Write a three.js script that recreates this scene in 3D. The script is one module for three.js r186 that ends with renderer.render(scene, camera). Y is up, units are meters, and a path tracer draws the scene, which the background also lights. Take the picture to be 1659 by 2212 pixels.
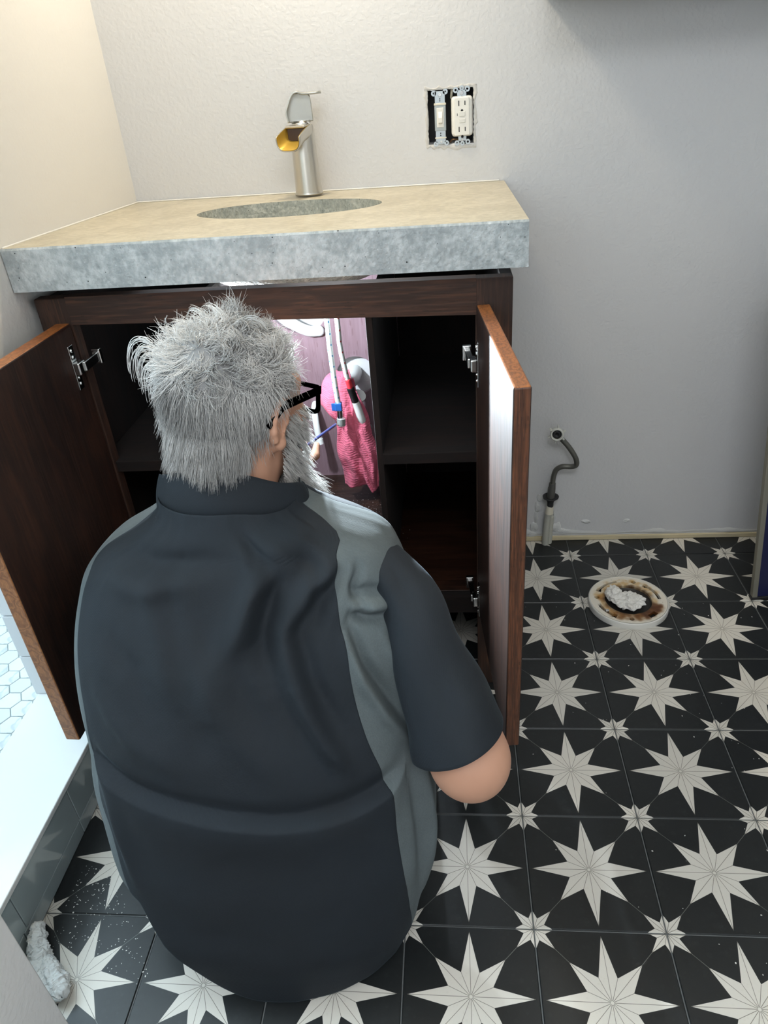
import * as THREE from 'three';
import { mergeGeometries, mergeVertices } from 'three/addons/utils/BufferGeometryUtils.js';
import { RoundedBoxGeometry } from 'three/addons/geometries/RoundedBoxGeometry.js';
import { MarchingCubes } from 'three/addons/objects/MarchingCubes.js';
import { RectAreaLightUniformsLib } from 'three/addons/lights/RectAreaLightUniformsLib.js';

// ---------------------------------------------------------------- camera, lights, exposure
const scene = new THREE.Scene();
scene.background = new THREE.Color(0x0b0c0d);
const camera = new THREE.PerspectiveCamera(70.83, 1659 / 2212, 0.02, 30);
camera.position.set(-0.3091, 1.1675, 1.65);
camera.rotation.set(-0.5472, 0.1172, -0.0849, 'YXZ');
const renderer = new THREE.WebGLRenderer({ antialias: true });
renderer.toneMapping = THREE.LinearToneMapping;
renderer.toneMappingExposure = 1.0;
renderer.shadowMap.enabled = true;
RectAreaLightUniformsLib.init();

function areaLight(color, intensity, w, h, pos, target) {
  const l = new THREE.RectAreaLight(color, intensity, w, h);
  l.position.set(...pos); l.lookAt(...target); l.castShadow = true; scene.add(l); return l;
}
// frosted shower window (cool daylight), hall ceiling panel behind the camera
areaLight(new THREE.Color(0.62, 0.84, 1.0), 7.5, 0.9, 1.0, [-2.085, 1.45, 0.62], [0, 1.1, 0.62]);
areaLight(new THREE.Color(0.76, 0.93, 1.0), 5.5, 0.6, 0.8, [-1.62, 2.374, 0.62], [-1.62, 0, 0.62]);
areaLight(new THREE.Color(0.8, 0.9, 1.0), 2.0, 0.9, 1.2, [-0.85, 1.35, 2.985], [-0.75, 1.1, 0]);  // added cool fill for jamb, shirt and counter front, from an unseen hall window
areaLight(new THREE.Color(0.94, 0.97, 1.0), 8.0, 0.9, 0.9, [-0.25, 2.375, 2.35], [-0.25, 0, 2.35]);
areaLight(new THREE.Color(1.0, 0.92, 0.78), 2.2, 0.5, 0.5, [0.25, 2.375, 0.75], [0.25, 0, 0.75]);

// ---------------------------------------------------------------- helpers
function mulberry(a) { return () => { a |= 0; a = (a + 0x6d2b79f5) | 0; let t = Math.imul(a ^ (a >>> 15), 1 | a); t = (t + Math.imul(t ^ (t >>> 7), 61 | t)) ^ t; return ((t ^ (t >>> 14)) >>> 0) / 4294967296; }; }
const rnd = mulberry(20240611);
const rr = (a, b) => a + (b - a) * rnd();
const clamp = (x, a = 0, b = 1) => Math.min(b, Math.max(a, x));
const lerp = (a, b, t) => a + (b - a) * t;
const sstep = (a, b, x) => { const t = clamp((x - a) / (b - a)); return t * t * (3 - 2 * t); };
const V = (x, y, z) => new THREE.Vector3(x, y, z);
function hash(ix, iy, iz = 0) { let h = Math.imul(ix, 374761393) ^ Math.imul(iy, 668265263) ^ Math.imul(iz, 2147483647 ^ 0x5bd1e995); h = Math.imul(h ^ (h >>> 13), 1274126177); return ((h ^ (h >>> 16)) >>> 0) / 4294967296; }
function noise2(x, y, p = 0, s = 0) {            // value noise; p = period of the lattice (0: none)
  const x0 = Math.floor(x), y0 = Math.floor(y), fx = x - x0, fy = y - y0;
  const u = fx * fx * (3 - 2 * fx), v = fy * fy * (3 - 2 * fy);
  const P = p ? (p.length ? p : [p, p]) : null, m = (i) => (P ? ((i % P[0]) + P[0]) % P[0] : i), k = (i) => (P ? ((i % P[1]) + P[1]) % P[1] : i);
  const a = hash(m(x0), k(y0), s), b = hash(m(x0 + 1), k(y0), s), c = hash(m(x0), k(y0 + 1), s), d = hash(m(x0 + 1), k(y0 + 1), s);
  return lerp(lerp(a, b, u), lerp(c, d, u), v);
}
function noise3(x, y, z, s = 0) {
  const x0 = Math.floor(x), y0 = Math.floor(y), z0 = Math.floor(z), fx = x - x0, fy = y - y0, fz = z - z0;
  const u = fx * fx * (3 - 2 * fx), v = fy * fy * (3 - 2 * fy), w = fz * fz * (3 - 2 * fz);
  const h = (i, j, k) => hash(x0 + i, y0 + j, (z0 + k) * 131 + s);
  return lerp(lerp(lerp(h(0, 0, 0), h(1, 0, 0), u), lerp(h(0, 1, 0), h(1, 1, 0), u), v), lerp(lerp(h(0, 0, 1), h(1, 0, 1), u), lerp(h(0, 1, 1), h(1, 1, 1), u), v), w);
}
function fbm2(x, y, oct, p = 0, s = 0) { let a = 0.5, t = 0, n = 0; for (let i = 0; i < oct; i++) { t += a * noise2(x, y, p, s + i * 17); n += a; a *= 0.5; x *= 2; y *= 2; p = p && p.length ? [p[0] * 2, p[1] * 2] : p * 2; } return t / n; }
function dataTex(w, h, fn, srgb, rep) {
  const d = new Uint8Array(w * h * 4);
  for (let y = 0; y < h; y++) for (let x = 0; x < w; x++) {
    const c = fn((x + 0.5) / w, (y + 0.5) / h), o = (y * w + x) * 4;
    if (typeof c === 'number') { d[o] = d[o + 1] = d[o + 2] = clamp(c) * 255; } else { d[o] = clamp(c[0]) * 255; d[o + 1] = clamp(c[1]) * 255; d[o + 2] = clamp(c[2]) * 255; }
    d[o + 3] = 255;
  }
  const t = new THREE.DataTexture(d, w, h, THREE.RGBAFormat);
  t.magFilter = THREE.LinearFilter; t.minFilter = THREE.LinearMipmapLinearFilter; t.generateMipmaps = true; t.wrapS = t.wrapT = THREE.RepeatWrapping;
  if (srgb) t.colorSpace = THREE.SRGBColorSpace;
  if (rep) t.repeat.set(rep[0], rep[1]);
  t.needsUpdate = true; return t;
}
function canvasTex(w, h, draw, srgb = true) {
  const c = document.createElement('canvas'); c.width = w; c.height = h; const g = c.getContext('2d'); draw(g, w, h);
  const t = new THREE.CanvasTexture(c); t.wrapS = t.wrapT = THREE.RepeatWrapping; t.anisotropy = 8; if (srgb) t.colorSpace = THREE.SRGBColorSpace; return t;
}
const mix3 = (a, b, t) => [lerp(a[0], b[0], t), lerp(a[1], b[1], t), lerp(a[2], b[2], t)];
const rgb = (r, g, b) => [r / 255, g / 255, b / 255];
const MS = (o) => new THREE.MeshStandardMaterial(o);
const MP = (o) => new THREE.MeshPhysicalMaterial(o);

const names = new Map();
function numbered(n) { const k = names.get(n) || 0; names.set(n, k + 1); return k ? n + '_' + String(k).padStart(3, '0') : n; }
function fit(o) { o.traverse((m) => { if (m.isMesh) { m.castShadow = true; m.receiveShadow = true; } }); }
function thing(name, label, category, pos = [0, 0, 0], group) {
  const o = new THREE.Group(); o.name = numbered(name); o.position.set(...pos); o.userData = { label, category }; if (group) o.userData.group = group; scene.add(o); return o;
}
function mesh(name, geo, mat, parent, label) {
  const g = Array.isArray(geo) ? mergeAll(geo) : geo;
  const m = new THREE.Mesh(g, mat); m.name = name; m.castShadow = m.receiveShadow = true; if (label) m.userData.label = label; if (parent) parent.add(m); return m;
}
function single(name, geo, mat, label, category, group) {       // a thing that is one mesh
  const m = mesh(numbered(name), geo, mat, scene); m.userData = { label, category }; if (group) m.userData.group = group; return m;
}
function struct(name, geo, mat, parent) { const m = mesh(name, geo, mat, parent || scene); m.userData.kind = 'structure'; return m; }
function mergeAll(list) {
  return mergeGeometries(list.map((g) => { const h = g.index ? g.toNonIndexed() : g.clone(); for (const k of Object.keys(h.attributes)) if (!['position', 'normal', 'uv', 'color'].includes(k)) h.deleteAttribute(k); if (!h.attributes.uv) h.setAttribute('uv', new THREE.BufferAttribute(new Float32Array(h.attributes.position.count * 2), 2)); if (!list.every((q) => q.attributes.color)) h.deleteAttribute('color'); h.morphAttributes = {}; return h; }));
}
// uv in metres from the dominant normal; grain: the axis that v runs along
function boxUV(g, grain = 'y', off = [0, 0]) {
  const p = g.attributes.position, n = g.attributes.normal, uv = new Float32Array(p.count * 2);
  for (let i = 0; i < p.count; i++) {
    const P = { x: p.getX(i), y: p.getY(i), z: p.getZ(i) }, N = { x: Math.abs(n.getX(i)), y: Math.abs(n.getY(i)), z: Math.abs(n.getZ(i)) };
    const d = N.x >= N.y && N.x >= N.z ? 'x' : N.y >= N.z ? 'y' : 'z', rest = ['x', 'y', 'z'].filter((k) => k !== d);
    const v = rest.includes(grain) ? grain : rest[1], u = rest.find((k) => k !== v);
    uv[i * 2] = P[u] + off[0]; uv[i * 2 + 1] = P[v] + off[1];
  }
  g.setAttribute('uv', new THREE.BufferAttribute(uv, 2)); return g;
}
function box(x0, y0, z0, x1, y1, z1, r = 0.002, grain = 'y', off) {
  const a = [Math.min(x0, x1), Math.min(y0, y1), Math.min(z0, z1)], b = [Math.max(x0, x1), Math.max(y0, y1), Math.max(z0, z1)];
  const w = b[0] - a[0], h = b[1] - a[1], d = b[2] - a[2];
  let g = r > 0 ? new RoundedBoxGeometry(w, h, d, 2, Math.min(r, w / 2.01, h / 2.01, d / 2.01)) : new THREE.BoxGeometry(w, h, d);
  if (g.index) g = g.toNonIndexed();
  g.translate((a[0] + b[0]) / 2, (a[1] + b[1]) / 2, (a[2] + b[2]) / 2);
  return boxUV(g, grain, off);
}
// flat-shaded hexahedron from 8 corners: bottom 0-3, top 4-7 (both counter-clockwise seen from above)
function hexa(c, grain = 'x') {
  const F = [[4, 5, 6, 7], [0, 3, 2, 1], [0, 1, 5, 4], [1, 2, 6, 5], [2, 3, 7, 6], [3, 0, 4, 7]], pos = [];
  for (const f of F) for (const k of [0, 1, 2, 0, 2, 3]) pos.push(...c[f[k]]);
  const g = new THREE.BufferGeometry(); g.setAttribute('position', new THREE.BufferAttribute(new Float32Array(pos), 3)); g.computeVertexNormals(); return boxUV(g, grain);
}
// tile with a chamfered top, top face at y = 0, uv 0..1 over the whole (uncut) tile
function tileGeo(x0, z0, x1, z1, size, ox, oz, c = 0.0012, h = 0.008) {
  const pos = [], uv = [];
  const q = (a, b, cc, d) => { for (const p of [a, b, cc, a, cc, d]) { pos.push(...p); uv.push((p[0] - ox) / size, 1 - (p[2] - oz) / size); } };
  const T = [[x0 + c, 0, z0 + c], [x0 + c, 0, z1 - c], [x1 - c, 0, z1 - c], [x1 - c, 0, z0 + c]], M = [[x0, -c, z0], [x0, -c, z1], [x1, -c, z1], [x1, -c, z0]], B = M.map((p) => [p[0], -h, p[2]]);
  q(...T); for (let i = 0; i < 4; i++) { const j = (i + 1) % 4; q(M[i], M[j], T[j], T[i]); q(B[i], B[j], M[j], M[i]); }
  const g = new THREE.BufferGeometry(); g.setAttribute('position', new THREE.BufferAttribute(new Float32Array(pos), 3)); g.setAttribute('uv', new THREE.BufferAttribute(new Float32Array(uv), 2)); g.computeVertexNormals(); return g;
}
function curve(pts, tension = 0.5) { return new THREE.CatmullRomCurve3(pts.map((p) => V(...p)), false, 'centripetal', tension); }
function tube(pts, r, seg = 40, rad = 10, cap = true) {
  const c = curve(pts), g = new THREE.TubeGeometry(c, seg, r, rad, false), out = [g];
  const L = c.getLength(), uv = g.attributes.uv; for (let i = 0; i < uv.count; i++) { const a = uv.getX(i); uv.setXY(i, uv.getY(i), a * L); }
  if (cap) for (const e of [0, 1]) { const s = new THREE.SphereGeometry(r, rad, 6); const p = c.getPointAt(e); s.scale(1, 1, 1); s.translate(p.x, p.y, p.z); out.push(s); }
  return mergeAll(out);
}
function lathe(pts, seg = 32) { return new THREE.LatheGeometry(pts.map((p) => new THREE.Vector2(p[0], p[1])), seg); }
function place(g, pos, dir, up = [0, 1, 0]) {                    // turn the y axis of g to dir, then move
  const q = new THREE.Quaternion().setFromUnitVectors(V(...up), V(...dir).normalize()); g.applyQuaternion(q); g.translate(...pos); return g;
}
// surface over a grid of points fn(i/nu, j/nv) -> [x,y,z]
function gridGeo(nu, nv, fn, closeU = false) {
  const pos = [], uv = [], idx = [];
  for (let j = 0; j <= nv; j++) for (let i = 0; i <= nu; i++) { const p = fn(i / nu, j / nv); pos.push(p[0], p[1], p[2]); uv.push(p[3] ?? i / nu, p[4] ?? j / nv); }
  const w = nu + 1;
  for (let j = 0; j < nv; j++) for (let i = 0; i < nu; i++) { const a = j * w + i; idx.push(a, a + 1, a + w + 1, a, a + w + 1, a + w); }
  const g = new THREE.BufferGeometry(); g.setAttribute('position', new THREE.BufferAttribute(new Float32Array(pos), 3)); g.setAttribute('uv', new THREE.BufferAttribute(new Float32Array(uv), 2)); g.setIndex(idx); g.computeVertexNormals();
  if (closeU) { const n = g.attributes.normal; for (let j = 0; j <= nv; j++) { const a = j * w, b = a + nu, x = n.getX(a) + n.getX(b), y = n.getY(a) + n.getY(b), z = n.getZ(a) + n.getZ(b), l = Math.hypot(x, y, z) || 1; n.setXYZ(a, x / l, y / l, z / l); n.setXYZ(b, x / l, y / l, z / l); } }
  return g;
}
// give a single sheet thickness t along its normals (closed shell)
function shell(g, nu, nv, t) {
  const p = g.attributes.position, n = g.attributes.normal, uv = g.attributes.uv, N = p.count, pos = new Float32Array(N * 6), uvs = new Float32Array(N * 4), idx = [...g.index.array];
  for (let i = 0; i < N; i++) { for (let k = 0; k < 3; k++) { pos[i * 3 + k] = p.array[i * 3 + k]; pos[(N + i) * 3 + k] = p.array[i * 3 + k] - n.array[i * 3 + k] * t; } for (let k = 0; k < 2; k++) uvs[i * 2 + k] = uvs[(N + i) * 2 + k] = uv.array[i * 2 + k]; }
  for (let k = 0; k < g.index.count; k += 3) { const a = g.index.array; idx.push(N + a[k], N + a[k + 2], N + a[k + 1]); }
  const w = nu + 1, edge = []; for (let i = 0; i < nu; i++) { edge.push([i + 1, i], [nv * w + i, nv * w + i + 1]); } for (let j = 0; j < nv; j++) { edge.push([j * w, (j + 1) * w], [(j + 1) * w + nu, j * w + nu]); }
  for (const [a, b] of edge) idx.push(a, b, N + b, a, N + b, N + a);
  const o = new THREE.BufferGeometry(); o.setAttribute('position', new THREE.BufferAttribute(pos, 3)); o.setAttribute('uv', new THREE.BufferAttribute(uvs, 2)); o.setIndex(idx); o.computeVertexNormals(); return o;
}
// mesh a signed distance field: sdf(x,y,z) < 0 inside; box centre c, half size h, n cells a side
function mesher(sdf, c, h, n) {
  const mc = new MarchingCubes(n, new THREE.MeshStandardMaterial(), false, false, 400000); mc.isolation = 0; mc.reset();
  const half = n / 2;
  for (let k = 0; k < n; k++) for (let j = 0; j < n; j++) for (let i = 0; i < n; i++) mc.field[k * n * n + j * n + i] = -sdf(c[0] + ((i - half) / half) * h, c[1] + ((j - half) / half) * h, c[2] + ((k - half) / half) * h) / h;
  mc.update();
  const N = mc.count, pos = new Float32Array(N * 3);
  for (let i = 0; i < N; i++) for (let k = 0; k < 3; k++) pos[i * 3 + k] = mc.positionArray[i * 3 + k] * h + c[k];
  let g = new THREE.BufferGeometry(); g.setAttribute('position', new THREE.BufferAttribute(pos, 3));
  g = mergeVertices(g, h / n * 0.02);
  // outward normals from the field itself
  const p = g.attributes.position, nn = new Float32Array(p.count * 3), e = h / n;
  for (let i = 0; i < p.count; i++) { const x = p.getX(i), y = p.getY(i), z = p.getZ(i); const a = sdf(x + e, y, z) - sdf(x - e, y, z), b = sdf(x, y + e, z) - sdf(x, y - e, z), d = sdf(x, y, z + e) - sdf(x, y, z - e), l = Math.hypot(a, b, d) || 1; nn[i * 3] = a / l; nn[i * 3 + 1] = b / l; nn[i * 3 + 2] = d / l; }
  g.setAttribute('normal', new THREE.BufferAttribute(nn, 3));
  // wind the faces outward
  const ix = g.index.array; for (let t = 0; t < ix.length; t += 3) { const [a, b, d] = [ix[t], ix[t + 1], ix[t + 2]]; const A = V(p.getX(a), p.getY(a), p.getZ(a)), B = V(p.getX(b), p.getY(b), p.getZ(b)).sub(A), D = V(p.getX(d), p.getY(d), p.getZ(d)).sub(A); B.cross(D); if (B.x * (nn[a * 3] + nn[b * 3]) + B.y * (nn[a * 3 + 1] + nn[b * 3 + 1]) + B.z * (nn[a * 3 + 2] + nn[b * 3 + 2]) < 0) { ix[t + 1] = d; ix[t + 2] = b; } }
  return g;
}
const smin = (a, b, k) => { const h = Math.max(k - Math.abs(a - b), 0) / k; return Math.min(a, b) - h * h * k * 0.25; };
function capsule(x, y, z, a, b, ra, rb) {                        // tapered capsule
  const bx = b[0] - a[0], by = b[1] - a[1], bz = b[2] - a[2], px = x - a[0], py = y - a[1], pz = z - a[2];
  const t = clamp((px * bx + py * by + pz * bz) / (bx * bx + by * by + bz * bz));
  return Math.hypot(px - bx * t, py - by * t, pz - bz * t) - lerp(ra, rb, t);
}
function ellipsoid(x, y, z, c, r) { const a = (x - c[0]) / r[0], b = (y - c[1]) / r[1], d = (z - c[2]) / r[2], k = Math.hypot(a, b, d), m = Math.hypot(a / r[0], b / r[1], d / r[2]); return m > 1e-9 ? (k * (k - 1)) / m : -Math.min(...r); }
// ---------------------------------------------------------------- materials
const T_wallBump = dataTex(512, 512, (u, v) => { const a = fbm2(u * 64, v * 64, 3, 64, 3), b = fbm2(u * 9, v * 9, 3, 9, 5); return 0.65 * sstep(0.3, 0.75, a) + 0.35 * b; });
const paint = (r, g, b, rep = 3) => { const t = T_wallBump.clone(); t.repeat.set(rep, rep); t.needsUpdate = true; return MS({ color: new THREE.Color().setRGB(r, g, b), roughness: 0.6, bumpMap: t, bumpScale: 0.00035 }); };
const M_wall = paint(0.648, 0.652, 0.658), M_wallWarm = paint(0.69, 0.68, 0.65), M_ceiling = paint(0.8, 0.8, 0.79);
function woodTex(dark, mid, light, seed, size = 1024) {
  return dataTex(size, size, (u, v) => {
    const w = fbm2(u * 6 + 1.3 * fbm2(u * 3, v * 2, 3, [3, 2], seed + 9), v * 2, 4, [6, 2], seed);
    const ring = 0.5 + 0.5 * Math.sin((u * 5 + w * 4) * 6.283);
    const fine = fbm2(u * 160, v * 8, 3, [160, 8], seed + 40), pore = noise2(u * 300, v * 22, [300, 22], seed + 50);
    let c = mix3(dark, mid, sstep(0.2, 0.8, 0.22 * ring + 0.42 * w + 0.36 * fine)); c = mix3(c, light, 0.4 * sstep(0.5, 0.95, fine));
    const k = pore > 0.86 ? 0.72 : 1; return [c[0] * k, c[1] * k, c[2] * k];
  }, true);
}
const T_wood = woodTex(rgb(42, 27, 20), rgb(76, 50, 36), rgb(104, 72, 51), 11);
const T_woodBump = dataTex(512, 512, (u, v) => 0.6 * fbm2(u * 90, v * 5, 3, [90, 5], 71) + 0.4 * noise2(u * 200, v * 14, [200, 14], 75));
const wood = (tint, rep, rough = 0.5, ox = 0) => { const t = T_wood.clone(); t.repeat.set(rep, rep); t.offset.set(ox, ox * 0.7); t.needsUpdate = true; const b = T_woodBump.clone(); b.repeat.set(rep, rep); b.needsUpdate = true; return MP({ map: t, color: new THREE.Color().setRGB(...tint), roughness: rough, bumpMap: b, bumpScale: 0.0006, clearcoat: rough < 0.5 ? 0.2 : 0, clearcoatRoughness: 0.35 }); };
const M_frame = wood([0.9, 0.8, 0.68], 2.2, 0.72, 0.13), M_door = wood([0.46, 0.38, 0.36], 2.0, 0.55, 0.41), M_carcass = (() => { const t = T_wood.clone(); t.repeat.set(2, 2); t.needsUpdate = true; return MS({ map: t, color: new THREE.Color().setRGB(0.12, 0.1, 0.095), roughness: 0.95 }); })();  // M_carcass: same wood, darkness of the unlit bays put into its colour
const T_endgrain = dataTex(512, 512, (u, v) => { const r = fbm2(u * 5, v * 5, 3, 5, 81), a = 0.5 + 0.5 * Math.sin((u * 9 + r * 5) * 6.283), f = noise2(u * 150, v * 26, [150, 26], 83); let c = mix3(rgb(112, 66, 30), rgb(176, 112, 58), 0.5 * a + 0.5 * f); const p = noise2(u * 128, v * 128, 128, 88); return p > 0.9 ? mix3(c, rgb(70, 40, 20), 0.6) : c; }, true);
const endg = (tint) => { const t = T_endgrain.clone(); t.repeat.set(9, 9); t.needsUpdate = true; return MP({ map: t, color: new THREE.Color().setRGB(...tint), roughness: 0.42, clearcoat: 0.25, clearcoatRoughness: 0.4 }); };
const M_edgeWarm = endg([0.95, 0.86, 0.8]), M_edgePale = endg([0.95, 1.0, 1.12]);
const T_mahog = dataTex(1024, 1024, (u, v) => { const f = fbm2(u * 90, v * 5, 4, [90, 5], 101), w = fbm2(u * 7, v * 1.0, 3, [7, 1], 103), p = noise2(u * 260, v * 18, [260, 18], 105); let c = mix3(rgb(116, 90, 96), rgb(166, 142, 152), 0.55 * f + 0.45 * w); return p > 0.84 ? mix3(c, rgb(92, 62, 66), 0.3) : c; }, true);
T_mahog.repeat.set(2.2, 2.2);
const M_mahog = MP({ map: T_mahog, roughness: 0.42, clearcoat: 0.2, clearcoatRoughness: 0.3 });
function concreteTex(a, b, hole, seed, pits) {
  const P = []; const q = mulberry(seed); for (let i = 0; i < pits; i++) P.push([q(), q(), 0.0012 + 0.0022 * q() * q()]);
  return dataTex(1024, 1024, (u, v) => {
    const n1 = fbm2(u * 7, v * 7, 5, 7, seed), n2 = fbm2(u * 40, v * 40, 4, 40, seed + 3), st = fbm2(u * 90, v * 60, 3, [90, 60], seed + 5), sp = noise2(u * 256, v * 256, 256, seed + 8);
    let c = mix3(a, b, sstep(0.25, 0.75, 0.35 * n1 + 0.35 * n2 + 0.3 * st)); if (sp > 0.9) c = mix3(c, a, 0.55); if (sp < 0.06) c = mix3(c, [0.9, 0.92, 0.92], 0.35);
    for (const p of P) { const d = Math.hypot(u - p[0], v - p[1]); if (d < p[2]) c = hole; }
    return c;
  }, true);
}
const T_concF = concreteTex(rgb(150, 157, 158), rgb(196, 201, 201), rgb(34, 36, 36), 211, 70), T_concT = concreteTex(rgb(172, 163, 140), rgb(202, 193, 170), rgb(120, 108, 84), 233, 18);  // T_concT: the same concrete with the wall lamp's warmth in its tan
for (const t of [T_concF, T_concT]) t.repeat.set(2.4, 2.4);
const T_concB = dataTex(512, 512, (u, v) => fbm2(u * 40, v * 40, 4, 40, 251)); T_concB.repeat.set(5, 5);
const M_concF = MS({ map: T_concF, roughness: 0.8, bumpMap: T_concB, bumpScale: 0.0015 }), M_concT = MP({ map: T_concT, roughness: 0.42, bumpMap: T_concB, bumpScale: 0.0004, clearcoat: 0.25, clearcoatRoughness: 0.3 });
const M_concBowl = (() => { const t = T_concF.clone(); t.repeat.set(5, 5); t.needsUpdate = true; return MS({ map: t, color: new THREE.Color().setRGB(0.95, 0.9, 0.78), roughness: 0.85, bumpMap: T_concB, bumpScale: 0.003 }); })();
const M_nickel = MS({ color: new THREE.Color().setRGB(0.62, 0.59, 0.53), metalness: 1, roughness: 0.3 }), M_chrome = MS({ color: new THREE.Color().setRGB(0.78, 0.78, 0.77), metalness: 1, roughness: 0.18 }), M_zinc = MS({ color: new THREE.Color().setRGB(0.5, 0.55, 0.58), metalness: 0.85, roughness: 0.42 });
const M_black = MS({ color: new THREE.Color().setRGB(0.012, 0.012, 0.013), roughness: 0.5 }), M_dark = MS({ color: new THREE.Color().setRGB(0.025, 0.026, 0.028), roughness: 0.6 });
const M_whitePlastic = MP({ color: new THREE.Color().setRGB(0.8, 0.79, 0.74), roughness: 0.35, clearcoat: 0.2 }), M_pvc = MP({ color: new THREE.Color().setRGB(0.82, 0.86, 0.84), roughness: 0.35 }), M_ivory = MP({ color: new THREE.Color().setRGB(0.74, 0.7, 0.58), roughness: 0.4 });

// star tile print
function starTile(white, black, line) {
  return canvasTex(1024, 1024, (g, w) => {
    g.fillStyle = black; g.fillRect(0, 0, w, w);
    const q = mulberry(77); for (let i = 0; i < 900; i++) { g.fillStyle = `rgba(${q() > 0.5 ? '120,125,125' : '10,10,10'},${(0.012 + 0.04 * q()).toFixed(3)})`; const r = 2 + 30 * q() * q(); g.beginPath(); g.arc(q() * w, q() * w, r, 0, 7); g.fill(); }
    const star = (cx, cy, ax, dg, va) => {
      const P = []; for (let k = 0; k < 16; k++) { const a = (k * Math.PI) / 8, r = k % 2 ? va : k % 4 ? dg : ax; P.push([cx + Math.cos(a) * r * w, cy + Math.sin(a) * r * w]); }
      g.fillStyle = white; g.beginPath(); P.forEach((p, i) => (i ? g.lineTo(...p) : g.moveTo(...p))); g.closePath(); g.fill();
      for (let i = 0; i < 120; i++) { g.fillStyle = `rgba(150,140,120,${(0.005 + 0.05 * q()).toFixed(3)})`; g.beginPath(); const a = q() * 6.28, r = q() * va * w; g.arc(cx + Math.cos(a) * r, cy + Math.sin(a) * r, 2 + 8 * q(), 0, 7); g.fill(); }
      g.strokeStyle = line; g.lineWidth = 3.4; for (const p of P) { g.beginPath(); g.moveTo(cx, cy); g.lineTo(...p); g.stroke(); }
    };
    g.strokeStyle = '#6f726c'; g.lineWidth = 4; for (const s of [[0, 0, 1, 1], [1, 0, 0, 1]]) { g.beginPath(); g.moveTo(s[0] * w, s[1] * w); g.lineTo(s[2] * w, s[3] * w); g.stroke(); }
    star(w / 2, w / 2, 0.462, 0.375, 0.178); g.fillStyle = white; g.beginPath(); g.arc(w / 2, w / 2, 13, 0, 7); g.fill();
    for (const c of [[0, 0], [w, 0], [0, w], [w, w]]) star(c[0], c[1], 0.15, 0.205, 0.088);
  });
}
const T_star = [starTile('#dcd8ce', '#1f2223', '#77736a'), starTile('#d6d3ca', '#222526', '#716d64')];
const T_rough = dataTex(256, 256, (u, v) => 0.34 + 0.1 * fbm2(u * 6, v * 6, 4, 6, 301));
const M_star = []; for (const t of T_star) for (const k of [1, 0.94]) M_star.push(MP({ map: t, color: new THREE.Color(k, k, k), roughness: 0.85, roughnessMap: T_rough, specularIntensity: 0.9 }));
const M_starGloss = MP({ map: T_star[0], roughness: 0.2, clearcoat: 0.35, clearcoatRoughness: 0.12 });
const M_grout = MS({ color: new THREE.Color().setRGB(0.13, 0.14, 0.14), roughness: 0.9 });
const T_marble = dataTex(512, 512, (u, v) => { const n = fbm2(u * 5, v * 5, 5, 5, 311), k = Math.abs(fbm2(u * 4, v * 4, 4, 4, 317) - 0.5); return mix3(rgb(236, 240, 240), rgb(188, 200, 202), 0.55 * sstep(0.05, 0, k) + 0.35 * sstep(0.55, 0.8, n)); }, true);
const M_marble = [0, 1, 2, 3].map((i) => { const t = T_marble.clone(); t.repeat.set(4, 4); t.offset.set(i * 0.27, i * 0.41); t.needsUpdate = true; return MP({ map: t, color: new THREE.Color().setRGB(0.96 - 0.03 * i, 0.97 - 0.03 * i, 0.97 - 0.03 * i), roughness: 0.35 }); });
const M_hexGrout = MS({ color: new THREE.Color().setRGB(0.5, 0.57, 0.57), roughness: 0.9 });
const M_quartz = MP({ color: new THREE.Color().setRGB(0.83, 0.85, 0.84), roughness: 0.28 }), M_whiteTile = MP({ color: new THREE.Color().setRGB(0.8, 0.83, 0.85), roughness: 0.2 });
const M_brass = MS({ color: new THREE.Color().setRGB(0.5, 0.4, 0.24), metalness: 1, roughness: 0.35 });

// ---------------------------------------------------------------- the setting
const ZW = -0.081, XL = -1.02, TS = 0.203, XR = 0.78;
// floor: grout bed and single star tiles
{
  const fl = struct('floor', box(XL - 0.18, -0.16, ZW - 0.12, XR + 0.1, -0.0022, 3.0, 0), M_grout);
  const full = tileGeo(-TS / 2 + 0.0011, -TS / 2 + 0.0011, TS / 2 - 0.0011, TS / 2 - 0.0011, TS, -TS / 2, -TS / 2);
  let n = 0;
  for (let i = -5; i < 4; i++) for (let j = -1; j < 14; j++) {
    const cx = (i + 0.5) * TS, cz = (j + 0.5) * TS; if (cz - TS / 2 > 2.9) continue;
    let g = full; const z0 = j < 0 ? ZW + 0.004 - cz : -TS / 2 + 0.0011, x1 = Math.min(TS / 2 - 0.0011, XR - cx - 0.001);
    if (j < 0 || i === 3) { if (x1 < -0.05) continue; g = tileGeo(-TS / 2 + 0.0011, z0, x1, TS / 2 - 0.0011, TS, -TS / 2, -TS / 2); }
    const m = mesh(n ? 'tile_' + String(n).padStart(3, '0') : 'tile', g, M_star[Math.floor(rnd() * 4)], fl); n++;
    m.position.set(cx, rr(-0.0004, 0.0003), cz);
  }
}
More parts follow.
